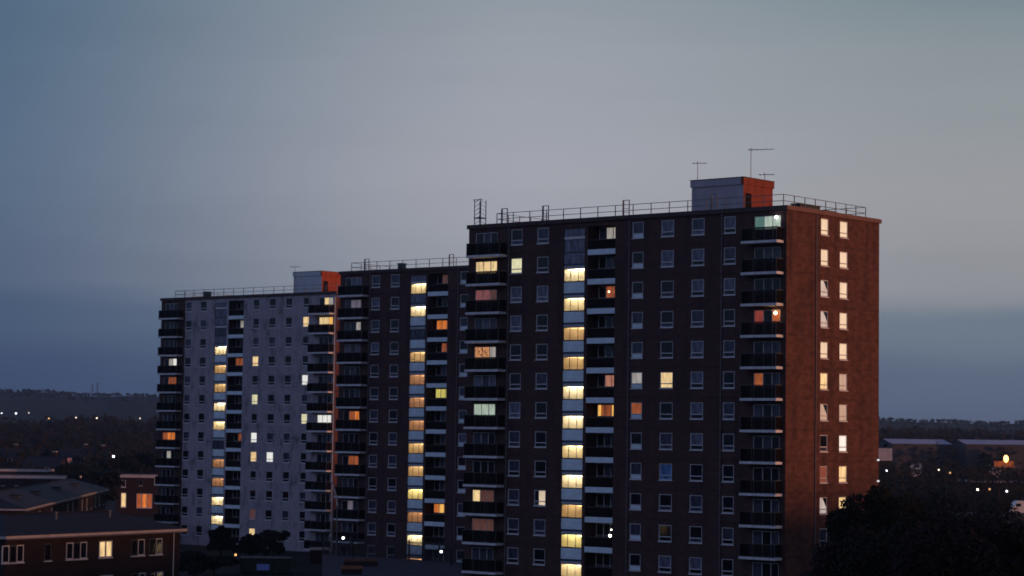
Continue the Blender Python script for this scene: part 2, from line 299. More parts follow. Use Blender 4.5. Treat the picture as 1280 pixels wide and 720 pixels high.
# ------------------------------------------------------------------ ground and hills: one sheet to the horizon
def terrain(x, y):
    D = math.hypot(x, y); a = math.degrees(math.atan2(x, y))
    if y < 0: return 0.0
    def sm(v, p, q): t = min(1, max(0, (v - p) / (q - p))); return t * t * (3 - 2 * t)
    left = 1 - sm(a, -6, 4)
    near = sm(D, 700, 1500) * (15.0 * left + 9.0 * (1 - left)) + 4.0 * sm(D, 450, 800) * (1 - left)
    far = sm(D, 1700, 3000) * (45.0 * left + 27.0 * (1 - left))
    bumps = sm(D, 1500, 2600) * (2.2 * math.sin(a * 0.9 + 0.6) + 0.9 * math.sin(a * 3.1 + D * 0.002) + 0.3 * math.sin(a * 11.0 + 1.0))
    shade_bank = 16.0 * sm(x, 92, 130) * (1 - sm(x, 150, 200)) * (1 - sm(y, 250, 345))        # unseen rise added off to the right, it keeps the last sun off the low ground
    return near + far + bumps + shade_bank - sm(D, 3100, 4200) * 35
gm = MB(); GROUND = M('dark_grass_ground', (0.018, 0.017, 0.016), 0.95, 0.1, col2=(0.009, 0.010, 0.008), nscale=0.02, detail=8)
radii = [0, 30, 60, 80, 100, 115, 130, 145, 160, 180, 200, 220, 260, 300, 340, 380, 450, 550, 650, 750, 850, 950, 1100, 1250, 1400, 1550, 1700, 1900, 2100, 2300, 2500, 2700, 2850, 3000, 3100, 3300, 3600, 4200, 5500]
angs = [-180 + 10 * i for i in range(14)] + [-40 + i * 0.5 for i in range(160)] + [40 + 2 * i for i in range(26)] + [92 + 8 * i for i in range(11)]
k = gm.mi(GROUND)
for r in radii:
    for a in angs:
        x, y = r * math.sin(R(a)), r * math.cos(R(a)); gm.v.append((x, y, terrain(x, y)))
na = len(angs)
for i in range(len(radii) - 1):
    for j in range(na):
        j2 = (j + 1) % na
        gm.f.append((i * na + j, i * na + j2, (i + 1) * na + j2, (i + 1) * na + j)); gm.m.append(k)
g = gm.build('ground'); g['kind'] = 'structure'; g['label'] = 'dark ground rising to low wooded hills on the horizon'

# ------------------------------------------------------------------ the tower blocks
FH = 2.65; NK = 13; W, D = 35.3, 14.95; ZB = -32.9; ZT = 2.68
HD = 0.697035
WIN_X = [(5.15, 6.50), (8.26, 9.62), (19.12, 20.36), (22.28, 23.66), (25.54, 26.88), (28.92, 30.12)]
END_Y = [(5.35, 6.57), (8.40, 9.70)]
ST = (11.40, 13.80); LG = (14.18, 17.24)
CACHE = {}
def cached(key, fn):
    if key not in CACHE: CACHE[key] = fn()
    return CACHE[key]

def window_mesh(w, style):
    """white casement frame 1.43 m high with a transom; front towards -Y, centred on x, z from 0"""
    b = MB(); h = 1.43; t = 0.075; y0, y1 = 0.035, 0.105; fm = WHITE
    b.box(-w / 2, -w / 2 + t, y0, y1, 0, h, fm); b.box(w / 2 - t, w / 2, y0, y1, 0, h, fm)
    b.box(-w / 2 + t, w / 2 - t, y0, y1, 0, t, fm); b.box(-w / 2 + t, w / 2 - t, y0, y1, h - t, h, fm)
    b.box(-w / 2 + t, w / 2 - t, y0 - 0.012, y1, 0.36, 0.445, fm)
    if style == 'panel': b.box(-w / 2 + t, w / 2 - t, y0 + 0.02, y1, t, 0.36, PALEBLUE)
    if style == 'split': b.box(-w / 2 + 0.36 * w, -w / 2 + 0.36 * w + 0.06, y0, y1, 0.445, h - t, fm)
    return b.mesh('window')
def sill_mesh(w):
    b = MB(); b.box(-w / 2 - 0.05, w / 2 + 0.05, -0.055, 0.03, -0.075, -0.003, SLAB); return b.mesh('sill')
def pane_mesh(w, style, st):
    b = MB(); h = 1.43; t = 0.07; y = 0.085
    up, lo = st[0], st[-1]
    if style == 'split':
        xs = -w / 2 + 0.36 * w + 0.03
        b.box(-w / 2 + t, xs, y, y + 0.012, 0.44, h - t, LIT[up]); b.box(xs + .002, w / 2 - t, y, y + 0.012, 0.44, h - t, LIT[lo])
        b.box(-w / 2 + t, xs, y, y + 0.012, t, 0.36, LIT['n']); b.box(xs + .002, w / 2 - t, y, y + 0.012, t, 0.36, LIT[lo])
    elif style == 'diag':      # pale curtain drawn aside, hanging at a slant
        b.poly([(-w / 2 + t, y, t), (-w / 2 + t, y, h - t), (-w / 2 + 0.45 * w, y, h - t), (w / 2 - t, y, 0.55), (w / 2 - t, y, t)], LIT[up])
        b.poly([(-w / 2 + 0.45 * w, y + .002, h - t), (w / 2 - t, y + .002, h - t), (w / 2 - t, y + .002, 0.55)], G_DARK)
    else:
        b.box(-w / 2 + t, w / 2 - t, y, y + 0.012, 0.44, h - t, LIT[up])
        if style != 'panel': b.box(-w / 2 + t, w / 2 - t, y, y + 0.012, t, 0.365, LIT[lo])
    return b.mesh('pane')
def add_window(root, w, loc, rz, style, st):
    o = link('window', cached(('win', w, style), lambda: window_mesh(w, style)), root, loc); o.rotation_euler = (0, 0, rz)
    link('pane', cached(('pane', w, style, st), lambda: pane_mesh(w, style, st)), o)
    link('sill', cached(('sill', w), lambda: sill_mesh(w)), o)
    key = st if st[0] in LITNAME else st[::-1]
    if key[0] in LITNAME: o['label'] = LITNAME[key[0]] + ' window'
    return o
def door_mesh(w, st, h=2.15, pattern=(0, .36, .70, 1.0)):
    b = MB(); t = 0.06; y0, y1 = 0.03, 0.10; LP = 1.02      # solid lower panel, glass above
    b.box(-w / 2 + .01, w / 2 - .01, y1 - .035, y1 - .015, .083, LP - .03, DARKFRAME); b.box(-w / 2, w / 2, y0 + .005, y1 - .036, LP - .028, LP - .004, WHITE)
    b.box(-w / 2, w / 2, y0, y1, h - t, h, WHITE); b.box(-w / 2, w / 2, y0, y1, 0, 0.08, WHITE)
    for q in pattern:
        x = -w / 2 + t / 2 + q * (w - t); b.box(x - t / 2, x + t / 2, y0, y1, 0.08, h - t, WHITE)
    for (a, c), s in zip(zip(pattern, pattern[1:]), st):
        x0 = -w / 2 + t / 2 + a * (w - t) + t / 2; x1 = -w / 2 + t / 2 + c * (w - t) - t / 2
        if s == 'k':       # half-open curtain: dark with a bright strip
            xm = x0 + 0.45 * (x1 - x0)
            b.box(x0, xm, y1 - .03, y1 - .015, LP, h - t, LIT['H']); b.box(xm + .002, x1, y1 - .03, y1 - .015, LP, h - t, LIT['o'])
        else: b.box(x0, x1, y1 - .03, y1 - .015, LP, h - t, LIT[s])
    return b.mesh('balcony_door')
def rail_mesh(w, d):
    b = MB()
    n = int((w - .1) / .085)
    for i in range(n): x = .06 + (i + .5) * (w - .12) / n; b.box(x - .026, x + .026, 0.03, 0.06, 0.16, 1.16, RAILDARK)
    for i in range(10):
        y = .10 + (i + .5) * (d - .12) / 10
        for x in (.03, w - .06): b.box(x, x + .03, y - .03, y + .03, 0.16, 1.16, RAILDARK)
    b.box(0.03, w - 0.03, 0.03, 0.06, 0.102, 0.157, RAILDARK)
    b.box(0.01, w - 0.01, 0.01, 0.09, 1.163, 1.22, DARKFRAME); b.box(0.01, 0.09, 0.093, d, 1.163, 1.22, DARKFRAME); b.box(w - 0.09, w - 0.01, 0.093, d, 1.163, 1.22, DARKFRAME)
    for i in range(4):
        x = 0.05 + i * (w - 0.1) / 3
        b.box(x - 0.03, x + 0.03, 0.012, 0.028, 0.10, 1.162, DARKFRAME)
    return b.mesh('railing')
def slab_mesh(w, d):
    b = MB(); b.box(0, w, 0, d, -0.12, 0.10, SLAB); return b.mesh('balcony')
def add_balcony(root, x0, x1, k, st, dx0, dx1):
    w, d = x1 - x0, 1.08
    o = link('balcony', cached(('slab', w), lambda: slab_mesh(w, d)), root, (x0, -d - 0.002, -FH * k))
    link('railing', cached(('rail', w), lambda: rail_mesh(w, d)), o)
    dw = dx1 - dx0
    q = link('balcony_door', cached(('door', dw, st), lambda: door_mesh(dw, st)), o, ((dx0 + dx1) / 2 - x0, d + 0.002, 0.10))
    ks = [c for c in st if c in LITNAME] + (['H'] if 'k' in st else [])
    if ks: q['label'] = LITNAME[ks[0]] + ' balcony door'
    return o
def loggia_slab():
    b = MB(); w = LG[1] - LG[0]
    b.box(-0.02, w + 0.02, -0.03, 0.02, -0.32, 0.17, PALEBLUE); b.box(0.03, w - 0.03, 0.10, 0.14, 0.172, 1.0, RAILDARK); b.box(0.0, w, 0.07, 0.17, 1.003, 1.06, DARKFRAME)
    return b.mesh('recessed_balcony')
def stair_mesh(w, low):
    b = MB(); h = 1.43
    b.box(-w / 2, w / 2, 0.02, 0.10, 1.20, h, GREYPANEL if low is PALEBLUE else SLAB)               # pale head panel
    b.box(-w / 2, -w / 2 + 0.05, 0.03, 0.10, 0.0, 1.197, DARKFRAME); b.box(w / 2 - 0.05, w / 2, 0.03, 0.10, 0, 1.197, DARKFRAME)
    b.box(-w / 2 + .05, w / 2 - .05, 0.03, 0.10, 0, 0.05, DARKFRAME); b.box(-w / 2 + .05, w / 2 - .05, 0.03, 0.10, 1.14, 1.197, DARKFRAME)
    for x in (-w / 6 - 0.05, w / 6 + 0.05): b.box(x - 0.022, x + 0.022, 0.035, 0.09, 0.05, 1.14, DARKFRAME)
    b.box(-w / 2, w / 2, 0.03, 0.10, -1.02, -0.05, low); b.box(-w / 2, w / 2, 0.05, 0.10, -1.217, -1.023, M('dark_blue_transom', (0.03, 0.045, 0.09), 0.3, 0.5))
    return b.mesh('stair_window')
def landing_mesh(w, mat):
    b = MB(); x0, x1, y0, y1, z0, z1 = -w / 2 + .03, w / 2 - .03, 0.101, 1.05, 0.01, 1.19
    b.quad((x0, y1, z0), (x1, y1, z0), (x1, y1, z1), (x0, y1, z1), mat); b.quad((x0, y0, z0), (x0, y1, z0), (x0, y1, z1), (x0, y0, z1), mat)
    b.quad((x1, y0, z0), (x1, y1, z0), (x1, y1, z1), (x1, y0, z1), mat); b.quad((x0, y0, z0), (x1, y0, z0), (x1, y1, z0), (x0, y1, z0), mat)
    b.quad((x0, y0, z1), (x1, y0, z1), (x1, y1, z1), (x0, y1, z1), mat)
    # flight of stairs crossing behind the glass
    b.poly([(x0 + .01, y1 - .01, z1 - .02), (x0 + .01, y1 - .01, z1 - .22), (x0 + .9, y1 - .01, z1 - .10), (x0 + .9, y1 - .01, z1 - .02)], SLAB)
    return b.mesh('stair_landing')
LAMPM = {'1': emit('stair_lamp_bright', (1.0, 0.80, 0.48), 24), '2': emit('stair_lamp_dull', (1.0, 0.62, 0.26), 6), '3': emit('stair_lamp_brown', (1.0, 0.46, 0.20), 3.6), '5': emit('stair_lamp_soft', (1.0, 0.76, 0.40), 17), '4': emit('stair_lamp_yellow', (1.0, 0.80, 0.30), 15)}
def lamp_mesh(m):
    b = MB(); b.box(-1.30, 0.42, -0.05, 0.05, -0.085, -0.02, m); b.box(0.15, 0.42, -0.08, 0.08, -0.16, -0.088, m); b.box(-1.34, 0.46, -0.10, 0.10, -0.017, 0.0, WHITE); return b.mesh('stair_lamp')

def make_tower(spec):
    Px, Py, Pz = spec['at']
    root = empty('tower_block', (Px, Py, CAM_Z + Pz), -HD)
    tag(root, spec['label'], 'tower block', 'tower blocks standing in a staggered row')
    ff, fe = spec['front'], spec['endmat']
    vis = spec['cols']
    ops = []
    for k in range(NK):
        z = -FH * k
        for i in vis: ops.append((WIN_X[i][0], WIN_X[i][1], z + 0.97, z + 2.40, 0.13))
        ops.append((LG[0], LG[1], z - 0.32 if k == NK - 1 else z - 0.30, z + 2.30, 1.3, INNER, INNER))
        ops.append((0.85, 3.50, z + 0.10, z + 2.25, 0.13))
        if spec['right']: ops.append((32.05, 34.70, z + 0.10, z + 2.25, 0.13))
    ops.append((ST[0], ST[1], ZB + 0.4, 2.13, 0.12, DARKIN, DARKIN))
    # the stair shaft is open behind its windows: its back sheet is left to the landings
    mb = MB()
    panel(mb, (0, 0, 0), (1, 0, 0), None, (0, 1, 0), [o for o in ops if o[0] != ST[0]] + [ops[-1][:4] + (1.6, DARKIN, DARKIN)], 0, W, ZB, ZT, ff)
    eo = []
    if spec['end']:
        for k in range(11):
            for a, b in END_Y: eo.append((a, b, -FH * k + 0.97, -FH * k + 2.40, 0.13))
    panel(mb, (W, 0, 0), (0, 1, 0), None, (-1, 0, 0), eo, 0, D, ZB, ZT, lambda u: fe)
    mb.quad((0, D, ZB), (W, D, ZB), (W, D, ZT), (0, D, ZT), ff(1)); mb.quad((0, 0, ZB), (0, D, ZB), (0, D, ZT), (0, 0, ZT), fe)
    mb.build('wall', root)
    rb = MB(); o = 0.16
    rb.box(-o, W, -o, 0.10, ZT, 3.05, FASCIA); rb.box(W, W + o, -o, D + o, ZT, 3.05, LITFASCIA); rb.box(-o, W, D - .1, D + o, ZT, 3.05, FASCIA); rb.box(-o, 0.10, 0.10, D - .1, ZT, 3.05, FASCIA)
    rb.box(0.10, W, 0.10, D - .1, ZT + .02, 2.97, ROOFGREY)
    rb.build('roof', root)
    # windows
    rnd = random.Random(spec['seed'])
    for k in range(NK if not spec['end'] else 12):
        for i in vis:
            a, b = WIN_X[i]; st = spec['win'].get((i, k)); style = 'plain'
            if i == 2 and spec['panel3']: style = 'panel'
            if st is None: st = rnd.choice(['.', '.', 'n', '.n', 'n.', 'nn', '.', 'N.'] if not spec['darkwin'] else ['.', '.', '.', 'n'])
            if st.startswith('|'): style, st = 'split', st[1:]
            add_window(root, round(b - a, 2), ((a + b) / 2, 0, -FH * k + 0.97), 0, style, st)
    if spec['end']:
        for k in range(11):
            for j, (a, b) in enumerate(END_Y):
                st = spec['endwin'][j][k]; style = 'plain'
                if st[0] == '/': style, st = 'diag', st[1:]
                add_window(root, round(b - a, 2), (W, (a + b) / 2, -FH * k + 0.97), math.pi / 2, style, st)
    # balconies: left corner, right corner, recessed
    for k in range(NK):
        if k < 12 or not spec['end']: add_balcony(root, 0.60, 4.70, k, spec['lb'].get(k, rnd.choice(['...', 'n..', '.n.', 'nn.', '..n'])), 0.85, 3.50)
        if spec['right'] and (k < 12 or not spec['end']): add_balcony(root, 31.40 if spec['end'] else 31.0, 35.02, k, spec['rb'].get(k, rnd.choice(['.n.', 'n..', 'n.n', '...', '.nn'])), 32.05, 34.70)
        l = link('recessed_balcony', cached('loggia', loggia_slab), root, (LG[0], 0, -FH * k))
        st = spec['lg'].get(k, rnd.choice(['...', '..n', '.n.', '...']))
        q = link('balcony_door', cached(('ldoor', st), lambda: door_mesh(2.3, st, 2.05)), l, (1.45, 1.19, 0.18))
        ks = [c for c in st if c in LITNAME] + (['H'] if 'k' in st else [])
        if ks: q['label'] = LITNAME[ks[0]] + ' balcony door'
    # stair windows: lit landings with a real lamp behind the glass
    sw = ST[1] - ST[0]; cx = (ST[0] + ST[1]) / 2
    for k in range(NK):
        s = spec['stair'][k] if k < len(spec['stair']) else '0'
        o_ = link('stair_window', cached(('stair', k < spec['glazed']), lambda: stair_mesh(sw, G_BLIND if k < spec['glazed'] else PALEBLUE)), root, (cx, 0.03, -FH * k))
        gl = cached('stairpane', lambda: (lambda b: (b.quad((-sw / 2 + .05, .06, .05), (sw / 2 - .05, .06, .05), (sw / 2 - .05, .06, 1.14), (-sw / 2 + .05, .06, 1.14), CLEAR), b.mesh('pane'))[1])(MB()))
        if s in '0v':
            st_ = {'0': 'N' if k == 0 else 'n', 'v': 'V'}[s]
            link('pane', cached(('stp', st_), lambda: (lambda b: (b.box(-sw / 2 + .05, sw / 2 - .05, .06, .075, .05, 1.14, LIT[st_]), b.mesh('pane'))[1])(MB())), o_)
        else:
            link('pane', gl, o_); link('stair_landing', cached('landing', lambda: landing_mesh(sw, LANDING)), o_)
            lp = link('stair_lamp', cached(('slamp', s), lambda: lamp_mesh(LAMPM[s])), o_, (0.42, 0.40, 1.185))
            o_['label'] = {'1': 'brightly lit cream stair window', '2': 'dull tan lit stair window', '5': 'soft cream lit stair window', '3': 'dim brown lit stair window', '4': 'yellow lit stair window'}[s]
    tg = MB()                                                            # glazing above the top landing
    tg.box(ST[0], ST[1], 0.06, 0.10, 1.435, 2.13, G_BLIND)
    for x in (ST[0] + .03, ST[0] + .85, ST[1] - .85, ST[1] - .03): tg.box(x - .025, x + .025, .04, .058, 1.435, 2.13, DARKFRAME)
    tg.build('top_panel', root)
    # roof: plant room, guard rail, ladders, vents, pipes
    pr = MB(); a, b, c, d, z1 = 21.95, 27.50, 5.0, 9.65, 6.42
    gm_, rm_ = spec['plant']
    pr.quad((a, c, 2.98), (b, c, 2.98), (b, c, 5.75), (a, c, 5.75), gm_); pr.quad((b, c, 2.98), (b, d, 2.98), (b, d, 5.75), (b, c, 5.75), rm_)
    pr.quad((b, d, 2.98), (a, d, 2.98), (a, d, 5.75), (b, d, 5.75), gm_); pr.quad((a, d, 2.98), (a, c, 2.98), (a, c, 5.75), (a, d, 5.75), gm_)
    pr_o = pr.build('plant_room', root)
    pp = MB(); e = 0.10
    pp.box(a - e, b + e - .3, c - e, d + e, 5.752, z1 - .06, gm_); pp.box(b + e - .298, b + e, c - e, d + e, 5.752, z1 - .06, rm_); pp.box(a - e - .04, b + e + .04, c - e - .04, d + e + .04, z1 - .057, z1, DARKFRAME)
    pp.build('parapet', pr_o)
    pd = MB(); pd.box(b + .003, b + .05, c + .35, c + 1.2, 3.0, 5.0, RAILDARK); pd.build('door', pr_o)
    rl = MB(); x0, x1, y0, y1 = spec['railx'][0], 34.35, 0.95, 14.2; zt = 4.10
    def post(x, y): rl.box(x - .03, x + .03, y - .03, y + .03, 2.972, zt, METAL)
    n = 16
    for i in range(n + 1):
        x = x0 + (x1 - x0) * i / n; post(x, y0); post(x, y1)
    for i in range(1, 8): post(x1, y0 + (y1 - y0) * i / 8); post(x0, y0 + (y1 - y0) * i / 8)
    for z in (zt - .02, 3.55):
        rl.box(x0, x1, y0 - .025, y0 + .025, z, z + .05, METAL); rl.box(x0, x1, y1 - .025, y1 + .025, z, z + .05, METAL)
        rl.box(x1 - .025, x1 + .025, y0 + .03, y1 - .03, z, z + .05, METAL); rl.box(x0 - .025, x0 + .025, y0 + .03, y1 - .03, z, z + .05, METAL)
    rl.build('roof_railing', root)
    for x in spec['hoops']:
        hp = MB()
        hp.box(x - .06, x + .06, -.06, .06, 3.052, 4.36, METAL); hp.box(x + .62, x + .68, -.04, .04, 3.052, 4.36, METAL); hp.box(x - .06, x + .68, -.03, .03, 4.362, 4.42, METAL)
        for i in range(3): hp.box(x + .06, x + .62, -.02, .02, 3.3 + .33 * i, 3.34 + .33 * i, METAL)
        hp.build('ladder_hoop', root)
    for x, y, sx, sy, h in spec['vents']:
        vb = MB(); vb.box(x - sx, x + sx, y - sy, y + sy, 2.972, 2.97 + h, DARKFRAME); vb.box(x - sx - .08, x + sx + .08, y - sy - .08, y + sy + .08, 2.973 + h, 3.06 + h, DARKFRAME); vb.build('roof_vent', root)
    for x in spec['pipes']:
        pb = MB(); pb.tube((x, -.07, ZB), (x, -.07, ZT - .02), .055, .055, PIPE, 8)
        for k in range(NK):
            for dz in (0.35, 1.7): pb.box(x - .10, x + .10, -.135, -.001, -FH * k + dz, -FH * k + dz + .09, PIPE)
        pb.build('downpipe', root)
    if spec['end']:
        pb = MB(); pb.tube((W + .06, 4.55, ZB), (W + .06, 4.55, ZT - .02), .05, .05, PIPE, 8)
        for k in range(NK): pb.box(W + .001, W + .12, 4.47, 4.63, -FH * k + .3, -FH * k + .38, PIPE)
        pb.build('downpipe', root)
    return root

def mf(front, left=None):
    return (lambda u: left if (left and u < 4.9) else front)
T = [(-4.0914, 215.2378, 16.4855), (-20.5961, 275.9505, 16.2201), (-50.7457, 333.495, 15.9997)]
near = make_tower(dict(at=T[0], seed=3, label='nearest dark brick tower block with red lit end wall of cream windows', front=mf(BRICK_F), endmat=BRICK_E, cols=[0, 1, 2, 3, 4, 5], right=True, end=True, panel3=True, darkwin=False,
    win={(0, 1): 'T', (1, 9): '|.C', (2, 5): 'w.', (2, 6): 'o.', (3, 5): 'Y', (3, 8): 'U', (0, 6): 'N', (0, 3): 'N', (0, 2): 'N', (1, 2): 'N', (4, 4): 'Nn', (3, 0): 'Nn', (3, 1): 'N', (4, 0): 'nN'},
    endwin=[['C', 'C', '/q', '/q', 'C', 'Y', '/c', '.n', 'b', '/q', 'n'], ['C', 'C', 'C', 'C', 'C', 'c', 'c', 'W', 'Y', 'Y', 'n']],  # cream and grey panes glow in place of the sunset they catch
    lb={0: '.n.', 1: 'YYY', 2: 'PPb', 3: 'nNn', 4: 'BBw', 5: 'NnN', 6: 'GGG', 7: 'nn.', 8: '...', 9: 'Ybb', 10: 'bbb', 11: 'nnn'},
    rb={0: 'gGG', 1: '.nn', 3: 'R.o', 5: 'o.n'}, lg={0: 'nww', 2: '.oo', 5: '.SS', 6: 'kok', 10: '...'}, stair='01522115124515', plant=(PLANTGREY, M('rust_red_cladding', (0.28, 0.062, 0.034), 0.8, 0.2, vary=0.4, scale=(1, 1, 0.5), nscale=1.2)), railx=(2.6,), hoops=[4.0, 8.9, 18.1, 27.6],
    vents=[(33.2, 6.2, .45, 1.6, .65), (33.4, 9.2, .4, .9, .35)], pipes=[4.95, 18.85, 28.75], glazed=1))
mid = make_tower(dict(at=T[1], seed=5, label='middle dark brick tower block partly hidden behind the nearest one', front=mf(BRICK_F), endmat=BRICK_E, cols=[0, 1, 2], right=False, end=False, panel3=True, darkwin=False,
    win={}, lb={0: '.NN', 1: 'nVV', 2: 'nnw', 3: 'NnN', 6: '.oO', 8: '.oo', 10: '.Vn'}, rb={}, lg={2: 'OOO', 3: '.oR', 5: 'LLL', 10: 'OHO', 0: '.bb'}, stair='51023332243133', plant=(PLANTGREY, PLANTRED), railx=(0.9,), hoops=[4.0, 17.4],
    vents=[(8.6, 1.5, .35, .35, .75)], pipes=[4.95, 18.85], glazed=1))
mid_st = None
far = make_tower(dict(at=T[2], seed=9, label='pale grey rendered tower block farthest away on the left', front=mf(RENDER, BRICK_F), endmat=BRICK_E, cols=[0, 1, 2, 3, 4, 5], right=True, end=False, panel3=False, darkwin=True,
    win={(2, 3): 'Y', (2, 5): 'T', (2, 7): 'W', (2, 8): 'Y', (2, 12): 'Y', (3, 8): 'W', (5, 1): 'Y', (5, 4): 'W', (5, 6): 'T', (2, 9): '.N', (2, 11): 'b'},
    lb={3: '.wW', 4: '.oo', 7: 'oOO', 8: '.w.'}, rb={0: '.Yw', 1: 'YYH', 6: 'WWW'}, lg={1: 'nwW', 3: 'ooO', 7: '.oR'}, stair='0012215'+'0331154', plant=(PLANTGREY2, PLANTRED), railx=(1.9,), hoops=[],
    vents=[(7.9, 1.6, .5, .35, .8)], pipes=[], glazed=2))
# small lamps and fittings on the blocks
fp = MB(); fp.tube((35.12, -0.10, ZB), (35.12, -0.10, 2.3), .06, .06, PALEPIPE, 8); fp.build('downpipe', far)
def bulb(parent, loc, r, col, st, name='lamp'):
    b = MB(); b.ball((0, 0, 0), r, emit('%s_%d' % (name, int(st * 10 + col[2] * 100)), col, st), 8); b.box(-r * .5, r * .5, r * .6, r * 1.6, -r * .4, r * .4, DARKFRAME); return b.build(name, parent, loc)
bulb(near, (34.45, -0.25, 2.05), 0.14, (0.95, 0.95, 1.0), 9, 'balcony_lamp'); bulb(near, (34.40, -0.25, -3 * FH + 1.95), 0.16, (1.0, 0.60, 0.30), 9, 'balcony_lamp')
bulb(near, (16.85, 0.18, -10 * FH + 1.22), 0.13, (1.0, 0.95, 0.75), 9, 'balcony_lamp'); bulb(near, (17.0, 0.18, -10 * FH + 1.75), 0.07, (1.0, 0.95, 0.75), 7, 'balcony_lamp')
bulb(near, (15.9, .9, -2 * FH + 1.7), 0.10, (1.0, 0.5, 0.3), 5, 'balcony_lamp'); bulb(far, (15.3, 0.4, -8 * FH + .7), 0.10, (0.95, 0.95, 1.0), 6, 'balcony_lamp')
for z in (-6.9 * FH, -7.6 * FH, -8.7 * FH):
    w_ = MB(); w_.box(0, .16, -.07, .07, -.08, .08, emit('wall_lamp_glow', (0.9, 0.92, 1.0), 0.7)); w_.box(0, .20, -.10, .10, .083, .12, DARKFRAME); w_.build('wall_lamp', near, (W + .002, D - .2, z))

# aerials on the plant rooms: each could be lifted away
def aerial(tower, x, y, z0, h, arm, rot, label, els=5):
    b = MB(); b.tube((0, 0, 0), (0, 0, h), .035, .028, METAL, 6)
    b.box(-.10, .10, -.10, .10, 0, .05, METAL)
    p = b.build('mast'); q = MB()
    a0, a1 = arm
    q.box(a0, a1, -.02, .02, h - .22, h - .18, METAL)
    for i in range(els):
        xx = a0 + (a1 - a0) * (i + .2) / els; l = .42 - .05 * i
        q.box(xx - .015, xx + .015, -l, l, h - .235, h - .165, METAL)
    p.name = 'tv_aerial'; c = q.build('yagi_arm', p)
    p.matrix_world = Matrix.Translation(tower.location) @ Matrix.Rotation(-HD, 4, 'Z') @ Matrix.Translation((x, y, z0)) @ Matrix.Rotation(rot, 4, 'Z')
    return tag(p, label, 'tv aerial', 'television aerials on the roofs')
aerial(near, 22.3, 5.4, 6.42, 1.75, (-.45, .85), 0.5, 'short tee shaped aerial at the left corner of the nearest plant room', 4)
aerial(near, 27.2, 6.6, 6.42, 2.75, (-.2, 2.1), 0.35, 'tallest roof aerial with long arm above the red plant room wall', 7)
aerial(near, 27.2, 8.8, 6.42, 0.75, (-.5, .9), 0.4, 'small low aerial behind the tallest aerial on the nearest block', 4)
aerial(far, 22.6, 4.6, 2.98, 4.3, (-.7, .9), 0.5, 'aerial with dark pole beside the pale block plant room', 5)
# lattice stand at the left end of the nearest roof
def lattice():
    b = MB(); w, h = .75, 2.45
    for x in (0, w):
        for y in (0, w): b.box(x - .03, x + .03, y - .03, y + .03, 0, h, METAL)
    for i in range(6):
        z = .2 + i * .4
        b.tube((0, 0, z), (w, 0, z + .4), .016, .016, METAL, 5); b.tube((0, w, z + .4), (w, w, z), .016, .016, METAL, 5)
        b.tube((0, 0, z), (0, w, z + .4), .016, .016, METAL, 5)
    b.box(-.2, w + .2, -.04, .04, h + .003, h + .06, METAL); b.box(-.06, w + .06, -.06, w + .06, .75, .82, METAL)
    o = b.build('lattice_mast'); o.matrix_world = Matrix.Translation(near.location) @ Matrix.Rotation(-HD, 4, 'Z') @ Matrix.Translation((0.30, 0.40, 2.975))
    tag(o, 'short steel lattice mast at the left end of the nearest roof', 'mast')
lattice()

# ------------------------------------------------------------------ houses on the left
HB = brick_mat('house_brick', (0.036, 0.018, 0.017), (0.028, 0.015, 0.015), (0.05, 0.04, 0.038), (0.025, 0.016, 0.015), 0)
TILE = M('dark_roof_tiles', (0.017, 0.016, 0.019), 0.8, 0.25, vary=0.45, scale=(1, 1, 1), nscale=1.4)
TILE2 = M('slate_blue_roof', (0.022, 0.023, 0.030), 0.8, 0.25, vary=0.4, nscale=1.2)
PALEFASCIA = M('pale_pink_fascia', (0.55, 0.47, 0.47), 0.6, 0.3, vary=0.25, nscale=0.8)
def house_window(parent, x, z, w, h, y, spec, name='window'):
    """casement window at the front face: spec is a string, one letter for each light; '#' a white framed dark casement"""
    b = MB(); t = .09; n = len(spec); lw = w / n
    p = MB()
    for i, c in enumerate(spec):
        x0 = -w / 2 + i * lw; x1 = x0 + lw
        fr = WHITE if c != ',' else DARKFRAME
        b.box(x0 + .004, x0 + t, -.05, .03, 0, h, fr); b.box(x1 - t, x1 - .004, -.05, .03, 0, h, fr); b.box(x0 + t, x1 - t, -.05, .03, 0, t, fr); b.box(x0 + t, x1 - t, -.05, .03, h - t, h, fr)
        p.box(x0 + t, x1 - t, -.012, .0, t, h - t, LIT['.' if c in '#,' else c])
    o = b.build(name, parent, (x, y, z)); p.build('pane', o)
    s = MB(); s.box(-w / 2 - .06, w / 2 + .06, -.12, -.003, -.09, -.003, SLAB); s.build('sill', o)
    lit = [c for c in spec if c in LITNAME]
    if lit: o['label'] = LITNAME[lit[0]] + ' window'
    return o
